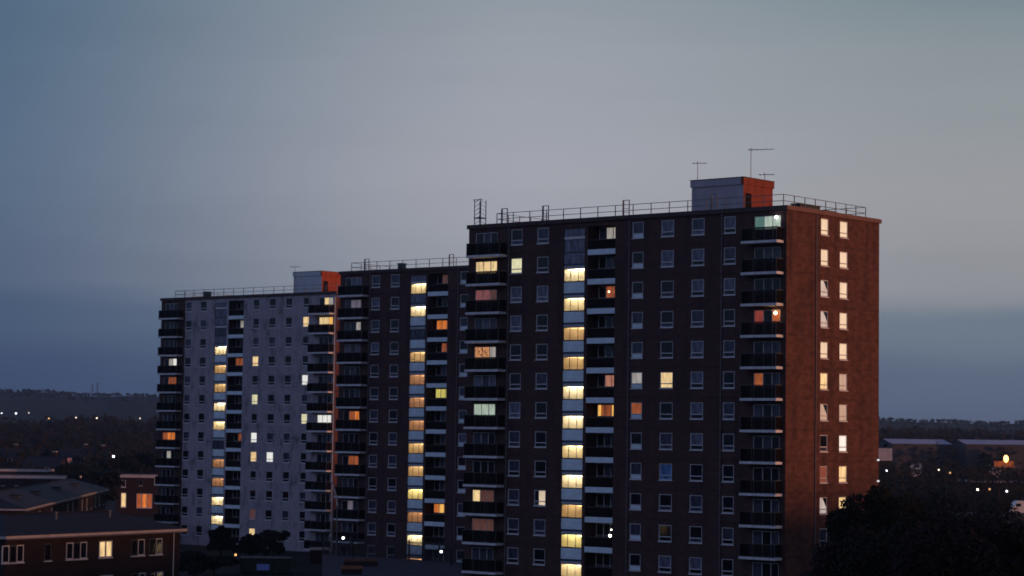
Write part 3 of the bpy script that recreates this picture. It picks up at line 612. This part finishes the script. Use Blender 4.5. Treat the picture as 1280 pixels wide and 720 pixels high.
def hip_house(name, A, B, depth, wall_h, rise, over, fasc, label, wins, tile, hip=1.0, doors=()):
    """A->B is the front eave line (bottom of fascia, world), house extends to the back by depth"""
    A, B = Vector(A), Vector(B); d = (B - A); ln = d.length; rz = math.atan2(d.y, d.x)
    root = empty(name, (A.x, A.y, A.z - wall_h), rz); tag(root, label, 'house')
    mb = MB(); x0, x1, y0, y1 = over, ln - over, over, depth - over
    mb.quad((x0, y0, 0), (x1, y0, 0), (x1, y0, wall_h), (x0, y0, wall_h), HB); mb.quad((x1, y0, 0), (x1, y1, 0), (x1, y1, wall_h), (x1, y0, wall_h), HB)
    mb.quad((x1, y1, 0), (x0, y1, 0), (x0, y1, wall_h), (x1, y1, wall_h), HB); mb.quad((x0, y1, 0), (x0, y0, 0), (x0, y0, wall_h), (x0, y1, wall_h), HB)
    mb.build('wall', root)
    fb = MB(); z0, z1 = wall_h, wall_h + fasc
    fb.box(0, ln, 0, .12, z0, z1, PALEFASCIA); fb.box(0, ln, depth - .12, depth, z0, z1, PALEFASCIA); fb.box(0, .12, .12, depth - .12, z0, z1, PALEFASCIA); fb.box(ln - .12, ln, .12, depth - .12, z0, z1, PALEFASCIA)
    fb.box(.12, ln - .12, .12, depth - .12, z0, z0 + .03, PALEFASCIA)
    fb.build('fascia', root)
    rb = MB(); h = depth / 2 * hip; zr = z1 + rise; e = .04
    a, b, c, q = (-e, -e, z1), (ln + e, -e, z1), (ln + e, depth + e, z1), (-e, depth + e, z1); r1, r2 = (h, depth / 2, zr), (ln - h, depth / 2, zr)
    rb.quad(a, b, r2, r1, tile); rb.quad(c, q, r1, r2, tile); rb.poly([b, c, r2], tile); rb.poly([q, a, r1], tile); rb.poly([a, q, c, b], tile)
    rb.tube(r1, r2, .10, .10, tile, 6)
    rb.build('roof', root)
    for (x, z, w, hh, sp_) in wins: house_window(root, x, z, w, hh, y0, sp_)
    return root, ln
ze = CAM_Z - 8.6
A1, B1 = at_z(7.5 - 18, 674.8, ze), at_z(234.4, 664.2, ze)
A1 = B1 + (at_z(7.5, 674.3, ze) - B1)
L1 = (B1 - A1).length
def u_of(px): # fraction along the front eave of house 1 of a pixel column
    lo, hi = 0.0, 1.0
    t = (px - 7.5) / (234.4 - 7.5); return t / (t + (1 - t) * (A1.y / B1.y)) if True else t
def hx(px):
    t = (px - 7.5) / (234.4 - 7.5); a, b = 1 / A1.y, 1 / B1.y
    inv = a + (b - a) * t; return L1 * ((inv - a) / (b - a)) * (B1.y and (1 / inv) / B1.y) if abs(b - a) > 1e-9 else L1 * t
h1w = []
zt1 = 7.6 - .35
for a, b, s, sty in [(8, 35, '#,#', 0), (61, 69.5, ',', 0), (88, 114, '#,#', 0), (129, 145.5, 'YY', 0), (169, 186, ',#', 0), (192, 208, ',#', 0)]:
    xa, xb = hx(a), hx(b); h1w.append(((xa + xb) / 2, 5.75, xb - xa, 1.35, s))
    if a > 80: h1w.append(((xa + xb) / 2 + .2, 2.95, xb - xa, 1.35, s.replace('Y', '#')))
house1, _ = hip_house('brick_house', A1, B1, 9.5, ze, 1.45, 0.45, .24, 'nearest brick house at the lower left with a pale fascia and one yellow lit window', h1w, TILE)
dp = MB(); xx = L1 - 1.35; dp.tube((xx, .36, 0), (xx, .36, ze - .02), .05, .05, PALEPIPE, 8); dp.build('downpipe', house1)
# long terrace behind it, receding, with a low hipped slate roof
ze2 = CAM_Z - 8.9
C0 = at_z(32, 638.5, ze2); C1 = at_z(136, 612.5, ze2)
L2 = (C1 - C0).length
w2 = []
for i in range(16):
    u = 4 + i * (L2 - 8) / 15; w2.append((u, 5.3, .95, 1.5, '#' if i % 3 else ','))
    if i % 2: w2.append((u, 1.9, .95, 1.25, ','))
w2[int(len(w2) * .33)] = (34.0, 4.4, 1.0, 1.5, 'Y')
terr, _ = hip_house('brick_terrace', C0, C1, 9.5, ze2, 1.5, .4, .2, 'long low terrace with slate blue hipped roof behind the nearest brick house', w2, TILE2)
for u in (10.0, 27.0, 48.0, 68.0):
    vb = MB(); vb.box(u, u + 1.6, 2.1, 3.1, ze2 + .2, ze2 + 1.35, DARKFRAME); vb.box(u - .1, u + 1.7, 2.0, 3.2, ze2 + 1.353, ze2 + 1.45, TILE); vb.build('roof_vent', terr)
gb = MB(); gb.tube((0, -.10, ze2 - .05), (L2, -.10, ze2 - .05), .07, .07, PIPE, 6); gb.build('gutter', terr)
gb = MB(); gb.tube((0, -.10, ze - .02), (L1, -.10, ze - .02), .065, .065, PIPE, 6); gb.build('gutter', house1)
for u in (9.0, 15.5):
    vb = MB(); vb.tube((u, 3.2, ze + .6), (u, 3.2, ze + 1.75), .09, .09, PIPE, 8); vb.tube((u, 3.2, ze + 1.75), (u, 3.2, ze + 1.85), .15, .15, PIPE, 8); vb.build('vent_pipe', house1)
# flat-roofed blocks farther back
def flat_block(x0p, x1p, yp, Dd, hgt, depth, label, wins, name='flat_roofed_block', band=.55):
    a, b = at_d(x0p, yp, Dd), at_d(x1p, yp, Dd); z = (a.z + b.z) / 2
    root = empty(name, (a.x, Dd, 0)); tag(root, label, 'building'); w = b.x - a.x
    mb = MB(); mb.box(0, w, 0, depth, 0, z - band, HB, skip='du'); mb.build('wall', root)
    rb = MB(); rb.box(-.3, w + .3, -.3, depth + .3, z - band + .002, z, PALEFASCIA); rb.box(.1, w - .1, .1, depth - .1, z + .002, z + .03, ROOFGREY); rb.build('roof', root)
    for (pxa, pxb, pya, pyb, s) in wins:
        p, q = at_d(pxa, pya, Dd), at_d(pxb, pyb, Dd); house_window(root, (p.x + q.x) / 2 - a.x, q.z, q.x - p.x, p.z - q.z, -.002, s)
    return root
dark = lambda *xs: [(x, x + 4, 600.5, 607, ',') for x in xs]
flat_block(-30, 88, 594.6, 455, 7, 10, 'long flat roofed brick block with pale roof edge at the far left', dark(2, 19, 42, 64, 76))
flat_block(-30, 58, 586.5, 520, 8, 10, 'taller flat roofed block showing only a pale roof edge above another', [], band=.5)
flat_block(146, 196.5, 593.4, 440, 7, 9, 'flat roofed brick house with orange lit windows beside the pale tower', [(152, 157, 600, 609, '#'), (193, 196, 597.5, 606, 'T'), (151.5, 157.5, 616, 634, 'Y'), (171, 190, 617, 635, 'oOo')] + [(174, 178, 600, 607, ',')])
def chimney(px, py0, py1, Dd, label):
    p = at_d(px, py0, Dd); q = at_d(px, py1, Dd)
    b = MB(); b.box(-.45, .45, -.45, .45, q.z - p.z - 1.5, -.25, HB); b.box(-.55, .55, -.55, .55, -.247, -.1, SLAB); b.tube((-.2, 0, -.1), (-.2, 0, .35), .13, .11, PLANTRED, 8); b.tube((.2, 0, -.1), (.2, 0, .35), .13, .11, PLANTRED, 8)
    o = b.build('chimney_stack', None, tuple(p)); tag(o, label, 'chimney')
# (the two stacks belong to a far house hidden in the trees)
def far_house(px, ypx, Dd, w, label, win):
    p = at_d(px, ypx, Dd); z0 = terrain(p.x, p.y); eh = p.z - 2.2 - z0
    root = empty('pitched_roof_house', (p.x, p.y, z0), random.uniform(-.3, .3)); tag(root, label, 'house')
    b = MB(); b.box(-w / 2, w / 2, -3.5, 3.5, 0, eh, HB, skip='du'); b.poly([(-w / 2, -3.5, eh), (-w / 2, 3.5, eh), (-w / 2, 0, eh + 2.2)], HB); b.poly([(w / 2, 3.5, eh), (w / 2, -3.5, eh), (w / 2, 0, eh + 2.2)], HB); b.build('wall', root)
    r = MB(); e = .35
    r.quad((-w / 2 - e, -3.9, eh - .2), (w / 2 + e, -3.9, eh - .2), (w / 2 + e, 0, eh + 2.25), (-w / 2 - e, 0, eh + 2.25), TILE2); r.quad((w / 2 + e, 3.9, eh - .2), (-w / 2 - e, 3.9, eh - .2), (-w / 2 - e, 0, eh + 2.25), (w / 2 + e, 0, eh + 2.25), TILE2)
    ro = r.build('roof', root); c = MB(); c.box(w / 4 - .4, w / 4 + .4, -.4, .4, eh + 1.5, eh + 3.4, HB); c.box(w / 4 - .5, w / 4 + .5, -.5, .5, eh + 3.403, eh + 3.55, SLAB); c.build('chimney', ro)
    house_window(root, -w / 5, eh - 1.6, 1.3, 1.3, -3.505, win); house_window(root, w / 5, eh - 1.6, 1.3, 1.3, -3.505, '#')
for px, yp, Dd, lab, wn_ in [(10, 561, 640, 'far pitched roof house with a faint window at the left picture edge', 'b'), (58, 571, 560, 'far gabled house with brown chimney above the flat roofs', '#'), (97, 561, 640, 'far gabled house with a dim pink window among dark trees', 'P'), (119, 562, 660, 'far gabled house with a dim grey window among dark trees', 'V')]:
    far_house(px, yp, Dd, 9.0, lab, wn_)

# ------------------------------------------------------------------ warehouses, shed and van on the right
SHEET = M('grey_sheet_cladding', (0.055, 0.050, 0.062), 0.7, 0.3, vary=0.3, scale=(6, 6, .2), nscale=1.2)
SHEETROOF = M('pale_sheet_roof', (0.42, 0.40, 0.46), 0.5, 0.4, vary=0.15, scale=(.4, .4, .4), nscale=1.0)
def warehouse(pn, yn, pr, Dd, ln, dp_, rz, rise, label):
    """near corner of the eaves at pixel (pn, yn); one wall runs ln to the right and back, the gabled one dp_ to the left and back"""
    c = at_d(pn, yn, Dd); z0 = terrain(c.x, c.y); h = c.z - z0
    root = empty('warehouse', (c.x, c.y, z0), R(rz)); tag(root, label, 'warehouse', 'warehouses beyond the trees')
    m = MB(); m.box(0, ln, 0, dp_, -3, h, SHEET, skip='du'); hr = h + rise
    m.poly([(0, dp_, h), (0, 0, h), (0, dp_ / 2, hr)], SHEET); m.poly([(ln, 0, h), (ln, dp_, h), (ln, dp_ / 2, hr)], SHEET); m.build('wall', root)
    r = MB(); e = .4
    r.quad((-e, -e, h - .02), (ln + e, -e, h - .02), (ln + e, dp_ / 2, hr + .06), (-e, dp_ / 2, hr + .06), SHEETROOF); r.quad((ln + e, dp_ + e, h - .02), (-e, dp_ + e, h - .02), (-e, dp_ / 2, hr + .06), (ln + e, dp_ / 2, hr + .06), SHEETROOF); r.build('roof', root)
    d = MB(); d.box(ln * .3, ln * .3 + 4, -.06, -.004, 0, 4.5, PALEPIPE); d.build('door', root)
warehouse(1116, 554.5, 0, 760, 20.5, 16, 12, 1.5, 'left warehouse with pale low pitched roof just right of the nearest tower')
warehouse(1208, 555.0, 0, 760, 26, 16, 9, 1.4, 'right warehouse with pale low pitched roof above the orange lamp')
flat_block(1088, 1113.5, 560.2, 560, 5, 10, 'small grey flat roofed shed between nearest tower and left warehouse', [], name='flat_roofed_shed', band=3.0)
flat_block(1214, 1310, 601.5, 480, 5, 12, 'long dark low shed at the right picture edge behind the white van', [], name='low_shed', band=.3)
def van():
    p = at_d(1261, 633, 400); g0 = 0
    root = empty('parked_van', (p.x + 3.0, 400, p.z - 1.4), R(8)); tag(root, 'white high roofed van parked at the right picture edge', 'van')
    VW = M('white_van_paint', (0.62, 0.56, 0.54), 0.35, 0.5); TY = M('black_tyre', (0.02, 0.02, 0.02), 0.9)
    b = MB(); prof = [(-3.0, .35), (3.0, .35), (3.0, 2.1), (2.85, 2.35), (-1.6, 2.4), (-2.05, 2.2), (-2.55, 1.35), (-3.0, 1.15)]
    n = len(prof)
    for sgn in (-1, 1): b.poly([(x, sgn * 1.0, z) for x, z in (prof if sgn < 0 else prof[::-1])], VW)
    for i in range(n):
        (xa, za), (xb, zb) = prof[i], prof[(i + 1) % n]; b.quad((xa, -1, za), (xa, 1, za), (xb, 1, zb), (xb, -1, zb), VW)
    b.build('body', root)
    w = MB(); w.quad((-2.07, -.85, 2.1), (-2.07, .85, 2.1), (-2.53, .85, 1.42), (-2.53, -.85, 1.42), G_DARK); w.box(-2.2, -1.3, -1.012, -1.002, 1.4, 1.95, G_DARK); w.build('windscreen', root)
    for x in (-2.0, 1.9):
        for y in (-.92, .92):
            t = MB(); t.tube((0, -.1, 0), (0, .1, 0), .36, .36, TY, 14); q = t.build('wheel', root, (x, y, .36)); h = MB(); h.tube((0, -.11, 0), (0, .11, 0), .18, .18, METAL, 10); h.build('rim', q)
    # raised yard the van stands on
    y = MB(); y.box(-14, 16, -9, 9, -2.0 - (p.z - 1.4), 0.0, M('yard_concrete', (0.04, 0.04, 0.045), 0.9)); o = y.build('yard', None, (p.x + 3.0, 400, p.z - 1.404)); o['kind'] = 'structure'
van()

# ------------------------------------------------------------------ raised deck with fence in front of the middle block, low walls, skip
DECK = M('deck_asphalt', (0.050, 0.046, 0.062), 0.9, 0.2, vary=0.4, nscale=0.25)
mb = MB(); Z_D = 2.0
def tl(t, X, Y, z=0.0):   # a point in a tower's own axes
    c, s = math.cos(HD), math.sin(HD); return Vector((T[t][0] + X * c + Y * s, T[t][1] - X * s + Y * c, z))
dk = empty('parking_deck', tuple(tl(1, 0, 0)), -HD); tag(dk, 'low dark parking deck in front of the middle tower block', 'parking deck')
b = MB(); loc_ = lambda v: ((v.x - T[1][0]) * math.cos(HD) - (v.y - T[1][1]) * math.sin(HD), (v.x - T[1][0]) * math.sin(HD) + (v.y - T[1][1]) * math.cos(HD))
pl = [(2.2, -4.5), (25.5, -4.5), loc_(Vector((-4.0, 214, 0))), loc_(Vector((-16.2, 205, 0)))]
b.poly([(x, y, Z_D) for x, y in reversed(pl)], DECK)
for i in range(4): (xa, ya), (xb, yb) = pl[i], pl[(i + 1) % 4]; b.quad((xa, ya, -1), (xb, yb, -1), (xb, yb, Z_D), (xa, ya, Z_D), DECK)
b.build('deck', dk)
def fence():
    root = empty('bar_fence', tuple(tl(1, 2.5, -4.8, Z_D + .002)), -HD); tag(root, 'dark vertical bar fence along the deck before the middle block', 'fence')
    ln = 22.8; b = MB(); FM = M('fence_dark_paint', (0.05, 0.04, 0.045), 0.7)
    n = 130
    for i in range(n): x = ln * (i + .5) / n; b.box(x - .025, x + .025, -.015, .015, .1, 2.05, FM)
    b.build('bars', root)
    r = MB()
    for z in (.25, 1.85): r.box(0, ln, -.05, -.017, z, z + .07, FM)
    r.build('rail', root)
    for i in range(11): p = MB(); p.box(-.06, .06, .02, .14, 0, 2.2, FM); p.build('post', root, (ln * i / 10, 0, 0))
fence()
def low_wall(px0, px1, py, z, label, colr, h=1.0):
    a, c = at_z(px0, py, z), at_z(px1, py, z); d = c - a; ln = d.length
    root = empty('low_wall', tuple(a), math.atan2(d.y, d.x)); tag(root, label, 'wall')
    b = MB(); b.box(0, ln, 0, .3, -h - z + h * 0 if False else -z, 0, HB); b.build('brickwork', root)
    k = MB(); k.box(-.05, ln + .05, -.06, .36, .003, .32, colr); k.build('coping', root)  # light on the coping is put into its colour
low_wall(388, 411, 687.5, 1.6, 'low brick wall with pink lit coping before the pale block corner', M('pink_lit_coping', (0.80, 0.58, 0.54), .8, .2, vary=.3, nscale=1))
low_wall(430, 472, 702.0, 2.5, 'low wall with brown lit coping on the deck, longer and farther of two', M('brown_lit_coping', (0.20, 0.10, 0.07), .8, .2, vary=.4, nscale=1), .6)
low_wall(427, 453, 711.5, 2.5, 'low wall with orange brown lit coping on the deck, shorter and nearer of two', M('orange_lit_coping', (0.34, 0.15, 0.08), .8, .2, vary=.4, nscale=1), .6)
def skip():
    p = at_z(300, 717, 0); q = at_z(362, 717, 0); w = (q - p).length
    root = empty('storage_container', tuple(p)); tag(root, 'dark green storage container with a blue panel before the pale block', 'container')
    GR = M('dark_green_steel', (0.020, 0.032, 0.022), .7, .3, vary=.4, nscale=1); b = MB(); h = 1.75
    b.box(0, w, 0, 2.2, 0.1, h, GR)
    for i in range(14): x = .2 + i * (w - .4) / 13; b.box(x - .07, x + .07, -.05, -.003, .15, h - .1, GR)
    b.build('body', root); r = MB(); r.box(-.08, w + .08, -.1, 2.3, h + .003, h + .1, M('pale_lid_edge', (0.14, 0.12, 0.11), .7, .3, vary=.6, nscale=3)); r.build('lid', root)
    s = MB(); a = at_d(321, 705, p.y - .1); c = at_d(336.5, 713, p.y - .1)
    s.box(a.x - p.x, c.x - p.x, -.10, -.054, max(.3, c.z), a.z, M('blue_panel', (0.20, 0.26, 0.60), .6, .3)); s.build('panel', root)
skip()

# ------------------------------------------------------------------ vegetation
BARK = M('bark', (0.03, 0.022, 0.018), 0.95, 0.1, vary=0.4, nscale=2)
def leafmat(name, a, b): return M(name, a, 0.8, 0.15, col2=b, nscale=0.5, detail=3)
LEAF = leafmat('dark_leaves', (0.014, 0.016, 0.010), (0.007, 0.008, 0.006)); LEAF2 = leafmat('dark_leaves_brown', (0.016, 0.012, 0.010), (0.008, 0.006, 0.006))
def leaves(mb, c, rx, rz, n, size, mat, rnd):
    k = mb.mi(mat)
    for _ in range(n):
        while True:
            p = Vector((rnd.uniform(-1, 1), rnd.uniform(-1, 1), rnd.uniform(-1, 1)))
            if p.length < 1: break
        p = p * (0.55 + 0.45 * rnd.random()) if p.length < .5 else p
        q = Vector((c[0] + p.x * rx, c[1] + p.y * rx, c[2] + p.z * rz))
        u = Vector((rnd.gauss(0, 1), rnd.gauss(0, 1), rnd.gauss(0, 1))).normalized(); v = u.orthogonal().normalized(); s = size * rnd.uniform(.6, 1.3)
        i = len(mb.v); mb.v += [tuple(q - u * s), tuple(q + v * s * .55), tuple(q + u * s), tuple(q - v * s * .55)]; mb.f.append((i, i + 1, i + 2, i + 3)); mb.m.append(k)
def tree(px, pytop, Dd, rad, n, label, group, seed, leaf=LEAF, size=.13, z0=None, name='broadleaf_tree'):
    rnd = random.Random(seed); t = at_d(px, pytop, Dd); z0 = terrain(t.x, t.y) if z0 is None else z0; H = t.z - z0
    root = empty(name, (t.x, t.y, z0), rnd.uniform(0, 6)); tag(root, label, 'tree', group)
    b = MB(); th = H * .34; b.tube((0, 0, -.2), (0, 0, th), H * .028 + .05, H * .018 + .03, BARK, 9)
    tips = []
    nl = 9
    for i in range(nl):
        a = i * 2.4 + rnd.uniform(-.3, .3); rr = rad * rnd.uniform(.45, .85); zz = H * rnd.uniform(.45, .86)
        if i == 0: rr, zz = rad * .1, H * .86
        m_ = Vector((math.cos(a) * rr * .5, math.sin(a) * rr * .5, th + (zz - th) * .6)); e_ = Vector((math.cos(a) * rr, math.sin(a) * rr, zz))
        b.tube((0, 0, th * .9), m_, H * .014 + .03, H * .008 + .02, BARK, 6); b.tube(m_, e_, H * .008 + .02, .015, BARK, 5); tips.append(e_)
    b.build('trunk', root)
    c = MB()
    for e_ in tips:
        leaves(c, e_, rad * .42, H * .14, n // (nl + 6), size, leaf, rnd)
        for _ in range(2):
            o = Vector((rnd.uniform(-.5, .5) * rad, rnd.uniform(-.5, .5) * rad, rnd.uniform(-.16, .10) * H)); leaves(c, e_ + o, rad * .26, H * .085, n // (2 * (nl + 6)), size, leaf, rnd)
    c.build('crown', root)
    return root
GRP = 'dark trees at the lower right'
tree(1172, 613, 150, 4.6, 36000, 'tallest of the dark trees right of the nearest tower', GRP, 1)
tree(1126, 616, 140, 3.5, 30000, 'dark tree standing closest to the red end wall', GRP, 2)
tree(1074, 655, 128, 2.7, 20000, 'lower dark tree overlapping the foot of the red end wall', GRP, 3, LEAF2)
tree(1228, 640, 138, 4.0, 26000, 'dark tree below the low shed, left of the white van', GRP, 4, LEAF2)
tree(1275, 655, 120, 3.4, 24000, 'dark tree filling the lower right picture corner', GRP, 5)
tree(1140, 636, 112, 4.2, 32000, 'front dark tree between the two taller trees', GRP, 6)
tree(1200, 655, 105, 3.6, 28000, 'front dark tree under the tallest tree', GRP, 8, LEAF2)
G2 = 'small trees before the pale tower'
tree(277, 659, 292, 1.5, 2600, 'bushy small tree before the pale block below its lit window', G2, 11, LEAF2, .3, 0)
tree(313, 671, 290, 2.2, 3000, 'bushy small tree in the middle of three before the pale block', G2, 12, LEAF, .3, 0)
tree(334, 664, 288, 1.9, 1800, 'rightmost small tree behind the green container', G2, 13, LEAF2, .3, 0)
G3 = 'trees between the houses and the pale block'
tree(118, 588, 400, 4.4, 2600, 'dark tree between the two flat roofed blocks', G3, 21, LEAF, .45)
tree(100, 580, 520, 5.0, 2400, 'dark tree behind the terrace roof ridge', G3, 22, LEAF, .5)
tree(160, 572, 560, 6.0, 2600, 'broad dark tree behind the orange lit house', G3, 23, LEAF2, .5)
tree(184, 565, 600, 6.0, 2600, 'dark tree close to the left edge of the pale tower', G3, 24, LEAF, .5)
tree(246, 690, 250, 2.6, 2000, 'dark bush between the nearest house and the pale block', 'bushes before the blocks', 25, LEAF, .3, 0)
tree(268, 696, 262, 2.2, 1600, 'dark bush left of the green container', 'bushes before the blocks', 26, LEAF2, .3, 0)
# far-off woods: they read as one dark mass
LAMP_GAPS = [(2, 1600), (20, 1600), (36, 1600)]
def woods(name, label, a0, a1, d0, d1, n, seed, hgt, per=34, size=1.1):
    gaps = [(math.degrees(math.atan2(px - 640, 2880.5)), dl) for px, dl in LAMP_GAPS]
    rnd = random.Random(seed); c = MB()
    for _ in range(n):
        a = R(rnd.uniform(a0, a1)); Dd = d0 + (d1 - d0) * rnd.random()
        if any(abs(math.degrees(a) - ga) < 0.12 + 180 / math.pi * hgt * .42 / Dd and 1160 < Dd < dl + 15 for ga, dl in gaps) and d0 < 2000: continue
        x, y = Dd * math.sin(a), Dd * math.cos(a); z = terrain(x, y); h = hgt * rnd.uniform(.65, 1.1)
        leaves(c, (x, y, z + h * .6), h * .42, h * .42, per, size * (.7 + Dd / 2200), rnd.choice((LEAF, LEAF2)), rnd)
    o = c.build(name); o['kind'] = 'stuff'; o['label'] = label; o['category'] = 'woodland'; return o
woods('left_woodland'.replace('left_', ''), 'dark woodland spreading behind the houses on the left', -14.5, -7.5, 640, 1280, 760, 31, 12)
woods('woodland', 'dark woodland behind the warehouses on the right', 7.5, 14.5, 760, 1700, 560, 32, 11)
woods('woodland', 'woods along the far hill skyline', -14.5, 14.5, 2500, 3050, 1900, 33, 4.2, 14, .6)
woods('scrub_foliage', 'dark scrub in front of the warehouses', 8.0, 14.2, 430, 600, 260, 34, 10.5, 70, .5)
woods('scrub_foliage', 'dark scrub around the flat roofed blocks', -14.2, -8.2, 530, 640, 110, 35, 8, 60, .6)

# ------------------------------------------------------------------ street lamps
def street_lamp(px, py, col, st, r, label, Dd=None, base=None, arm=1):
    if Dd is None:
        best = None
        for i in range(240):
            d_ = 420 + i * 10; p = at_d(px, py, d_); e = abs(p.z - terrain(p.x, p.y) - 9.0)
            if best is None or e < best[0]: best = (e, d_)
        Dd = best[1]
    p = at_d(px, py, Dd); z0 = terrain(p.x, p.y) if base is None else base; h = p.z - z0
    root = empty('street_lamp', (p.x, p.y, z0)); tag(root, label, 'street lamp', 'street lamps')
    b = MB(); xo = 1.1 * arm; b.tube((xo, 0, 0), (xo, 0, h + .25), .11, .07, POLE, 8); b.tube((xo, 0, h + .25), (0, 0, h + .32), .06, .05, POLE, 6); b.build('pole', root)
    k = MB(); k.box(-.3 - r * .5, .3 + r * .5, -.2, .2, h + r * 1.1, h + r * 1.1 + .14, POLE); k.build('lamp_head', root)
    g_ = MB(); g_.ball((0, 0, h), r, emit('street_glow_%d_%d' % (int(col[2] * 100), int(st * 10)), col, st), 10, 1.0); g_.build('bulb', root)
WH = (0.92, 0.95, 1.0); OR = (1.0, 0.50, 0.14); CR = (1.0, 0.86, 0.68)
for a in [(2, 516.5, WH, 2.0, .5, 'white street lamp at the left picture edge below the hill'), (20, 516.8, WH, 4.5, .5, 'brightest far street lamp below the hill on the left'),
          (36, 516, CR, 1.6, .40, 'faint street lamp just right of the brightest far lamp'), (61, 523, OR, 1.5, .28, 'orange far street lamp left of the two cream ones'),
          (95, 522, CR, 1.5, .28, 'left one of two cream far street lamps'), (121, 522.6, CR, 2.6, .28, 'brighter right one of two cream far street lamps'),
          (175, 523, CR, 1.0, .30, 'faint far street lamp near the pale block'), (70, 501, CR, 1.4, .6, 'lone small light on the far hillside'), (136, 506.3, CR, 1.0, .6, 'faint hillside light left of the pale block')]:
    street_lamp(*a, Dd=(2500 if a[1] < 510 else 1600 if a[1] < 517 else 900))
street_lamp(142, 570.5, WH, 6, .22, 'bright white lamp in the dark trees left of the pale block', Dd=470)
street_lamp(1108.3, 588.3, WH, 3.5, .11, 'white lamp beside the right edge of the nearest tower', Dd=300)
street_lamp(1173.5, 587.3, CR, 2.2, .13, 'cream lamp above the dark trees on the right', Dd=340)
street_lamp(1187.5, 591, OR, .6, .16, 'faint orange lamp above the dark trees on the right', Dd=340)
street_lamp(1222, 612, CR, 4, .15, 'cream lamp below the end of the low shed', Dd=300)
street_lamp(1237, 611.5, OR, .8, .14, 'faint orange lamp between two brighter ones by the low shed', Dd=300)
street_lamp(1258.5, 614, WH, 3.5, .15, 'white lamp above the white van', Dd=320, arm=-1)
street_lamp(429, 672.5, WH, 5, .15, 'white lamp at the left end of the bar fence', Dd=262)
street_lamp(551.5, 689.5, WH, 3, .16, 'white lamp at the right end of the bar fence', Dd=250)
street_lamp(294.5, 693.5, OR, 1.6, .15, 'orange lamp under the small trees by the green container', Dd=283, base=0)
street_lamp(332, 666, OR, 0.9, .15, 'dim orange lamp shining through the small trees', Dd=290, base=0)
# the sodium floodlight in the yard on the right, with a low roof added to catch its glow, orange put into its colour
def flood():
    p = at_d(1257.5, 573.5, 560); z0 = terrain(p.x, p.y)
    root = empty('floodlight', (p.x, p.y, z0)); tag(root, 'large glowing orange floodlight in front of the right warehouse', 'floodlight')
    h = p.z - z0; b = MB(); b.tube((0, 1.2, 0), (0, 1.2, h + .9), .14, .10, METAL, 8); b.build('pole', root)
    k = MB(); k.ball((0, 0, h), .62, emit('sodium_glow', (1.0, 0.46, 0.13), 4.0), 10, 1.5); k.build('lamp', root)
    c = MB(); c.box(-2.6, 2.6, -.6, 2.6, h - 2.1, h - 1.9, M('canopy_glow_orange', (0.5, 0.2, 0.08), .8, .2)); c.box(-2.4, 2.4, 2.3, 2.5, h - 1.897, h - .6, M('canopy_glow_orange', (0.5, 0.2, 0.08))); c.build('glow_canopy', root)
    for x in (-2.3, 2.3): q = MB(); q.box(x - .1, x + .1, 0, .2, 0, h - 2.103, METAL); q.build('post', root)
flood()
# two thin transmitter masts on the far hill and a pale light streak built as a pole by the middle block
def hill_mast(px, ptop, label):
    p = at_d(px, ptop, 2950); z0 = terrain(p.x, p.y); b = MB(); h = p.z - z0; b.tube((0, 0, 0), (0, 0, h), .7, .35, POLE, 6)
    for i in range(5): b.box(-1.1, 1.1, -.1, .1, h * (.55 + .09 * i), h * (.55 + .09 * i) + .4, POLE)
    o = b.build('transmitter_mast', None, (p.x, p.y, z0)); tag(o, label, 'mast', 'transmitter masts on the far hill')
hill_mast(115.5, 480, 'left one of two thin transmitter masts on the far hill'); hill_mast(122, 478, 'right and taller one of two transmitter masts on the far hill')
cb = MB(); pts = [at_d(413, 600, 268), at_d(415.5, 605, 268), at_d(418.5, 614, 268), at_d(420.5, 622, 268), at_d(421.5, 632, 268)]
for a_, b_ in zip(pts, pts[1:]): cb.tube(a_, b_, .10, .10, M('pale_light_streak', (0.55, 0.45, 0.45), .8), 6)  # light streak given the shape of a bent tube
cb.tube(pts[-1], (pts[-1].x, pts[-1].y, 0), .07, .09, METAL, 6)
tag(cb.build('streak_pole'), 'pale light streak built as a bent pole before the corner of the middle block', 'pole')

# ------------------------------------------------------------------ haze
def haze():
    b = MB(); m = bpy.data.materials.new('haze_air'); m.use_nodes = True; t = m.node_tree; t.nodes.clear()
    o = t.nodes.new('ShaderNodeOutputMaterial'); v = t.nodes.new('ShaderNodeVolumePrincipled'); v.inputs['Color'].default_value = (0.60, 0.75, 1.0, 1); v.inputs['Density'].default_value = 0.00008; v.inputs['Anisotropy'].default_value = 0.65
    t.links.new(v.outputs[0], o.inputs['Volume'])
    b.box(-5600, 5600, -5600, 5600, -26.0, 95, m); q = b.build('haze'); q['kind'] = 'stuff'; q['label'] = 'thin bluish dusk haze over the land'; q['category'] = 'haze'
haze()
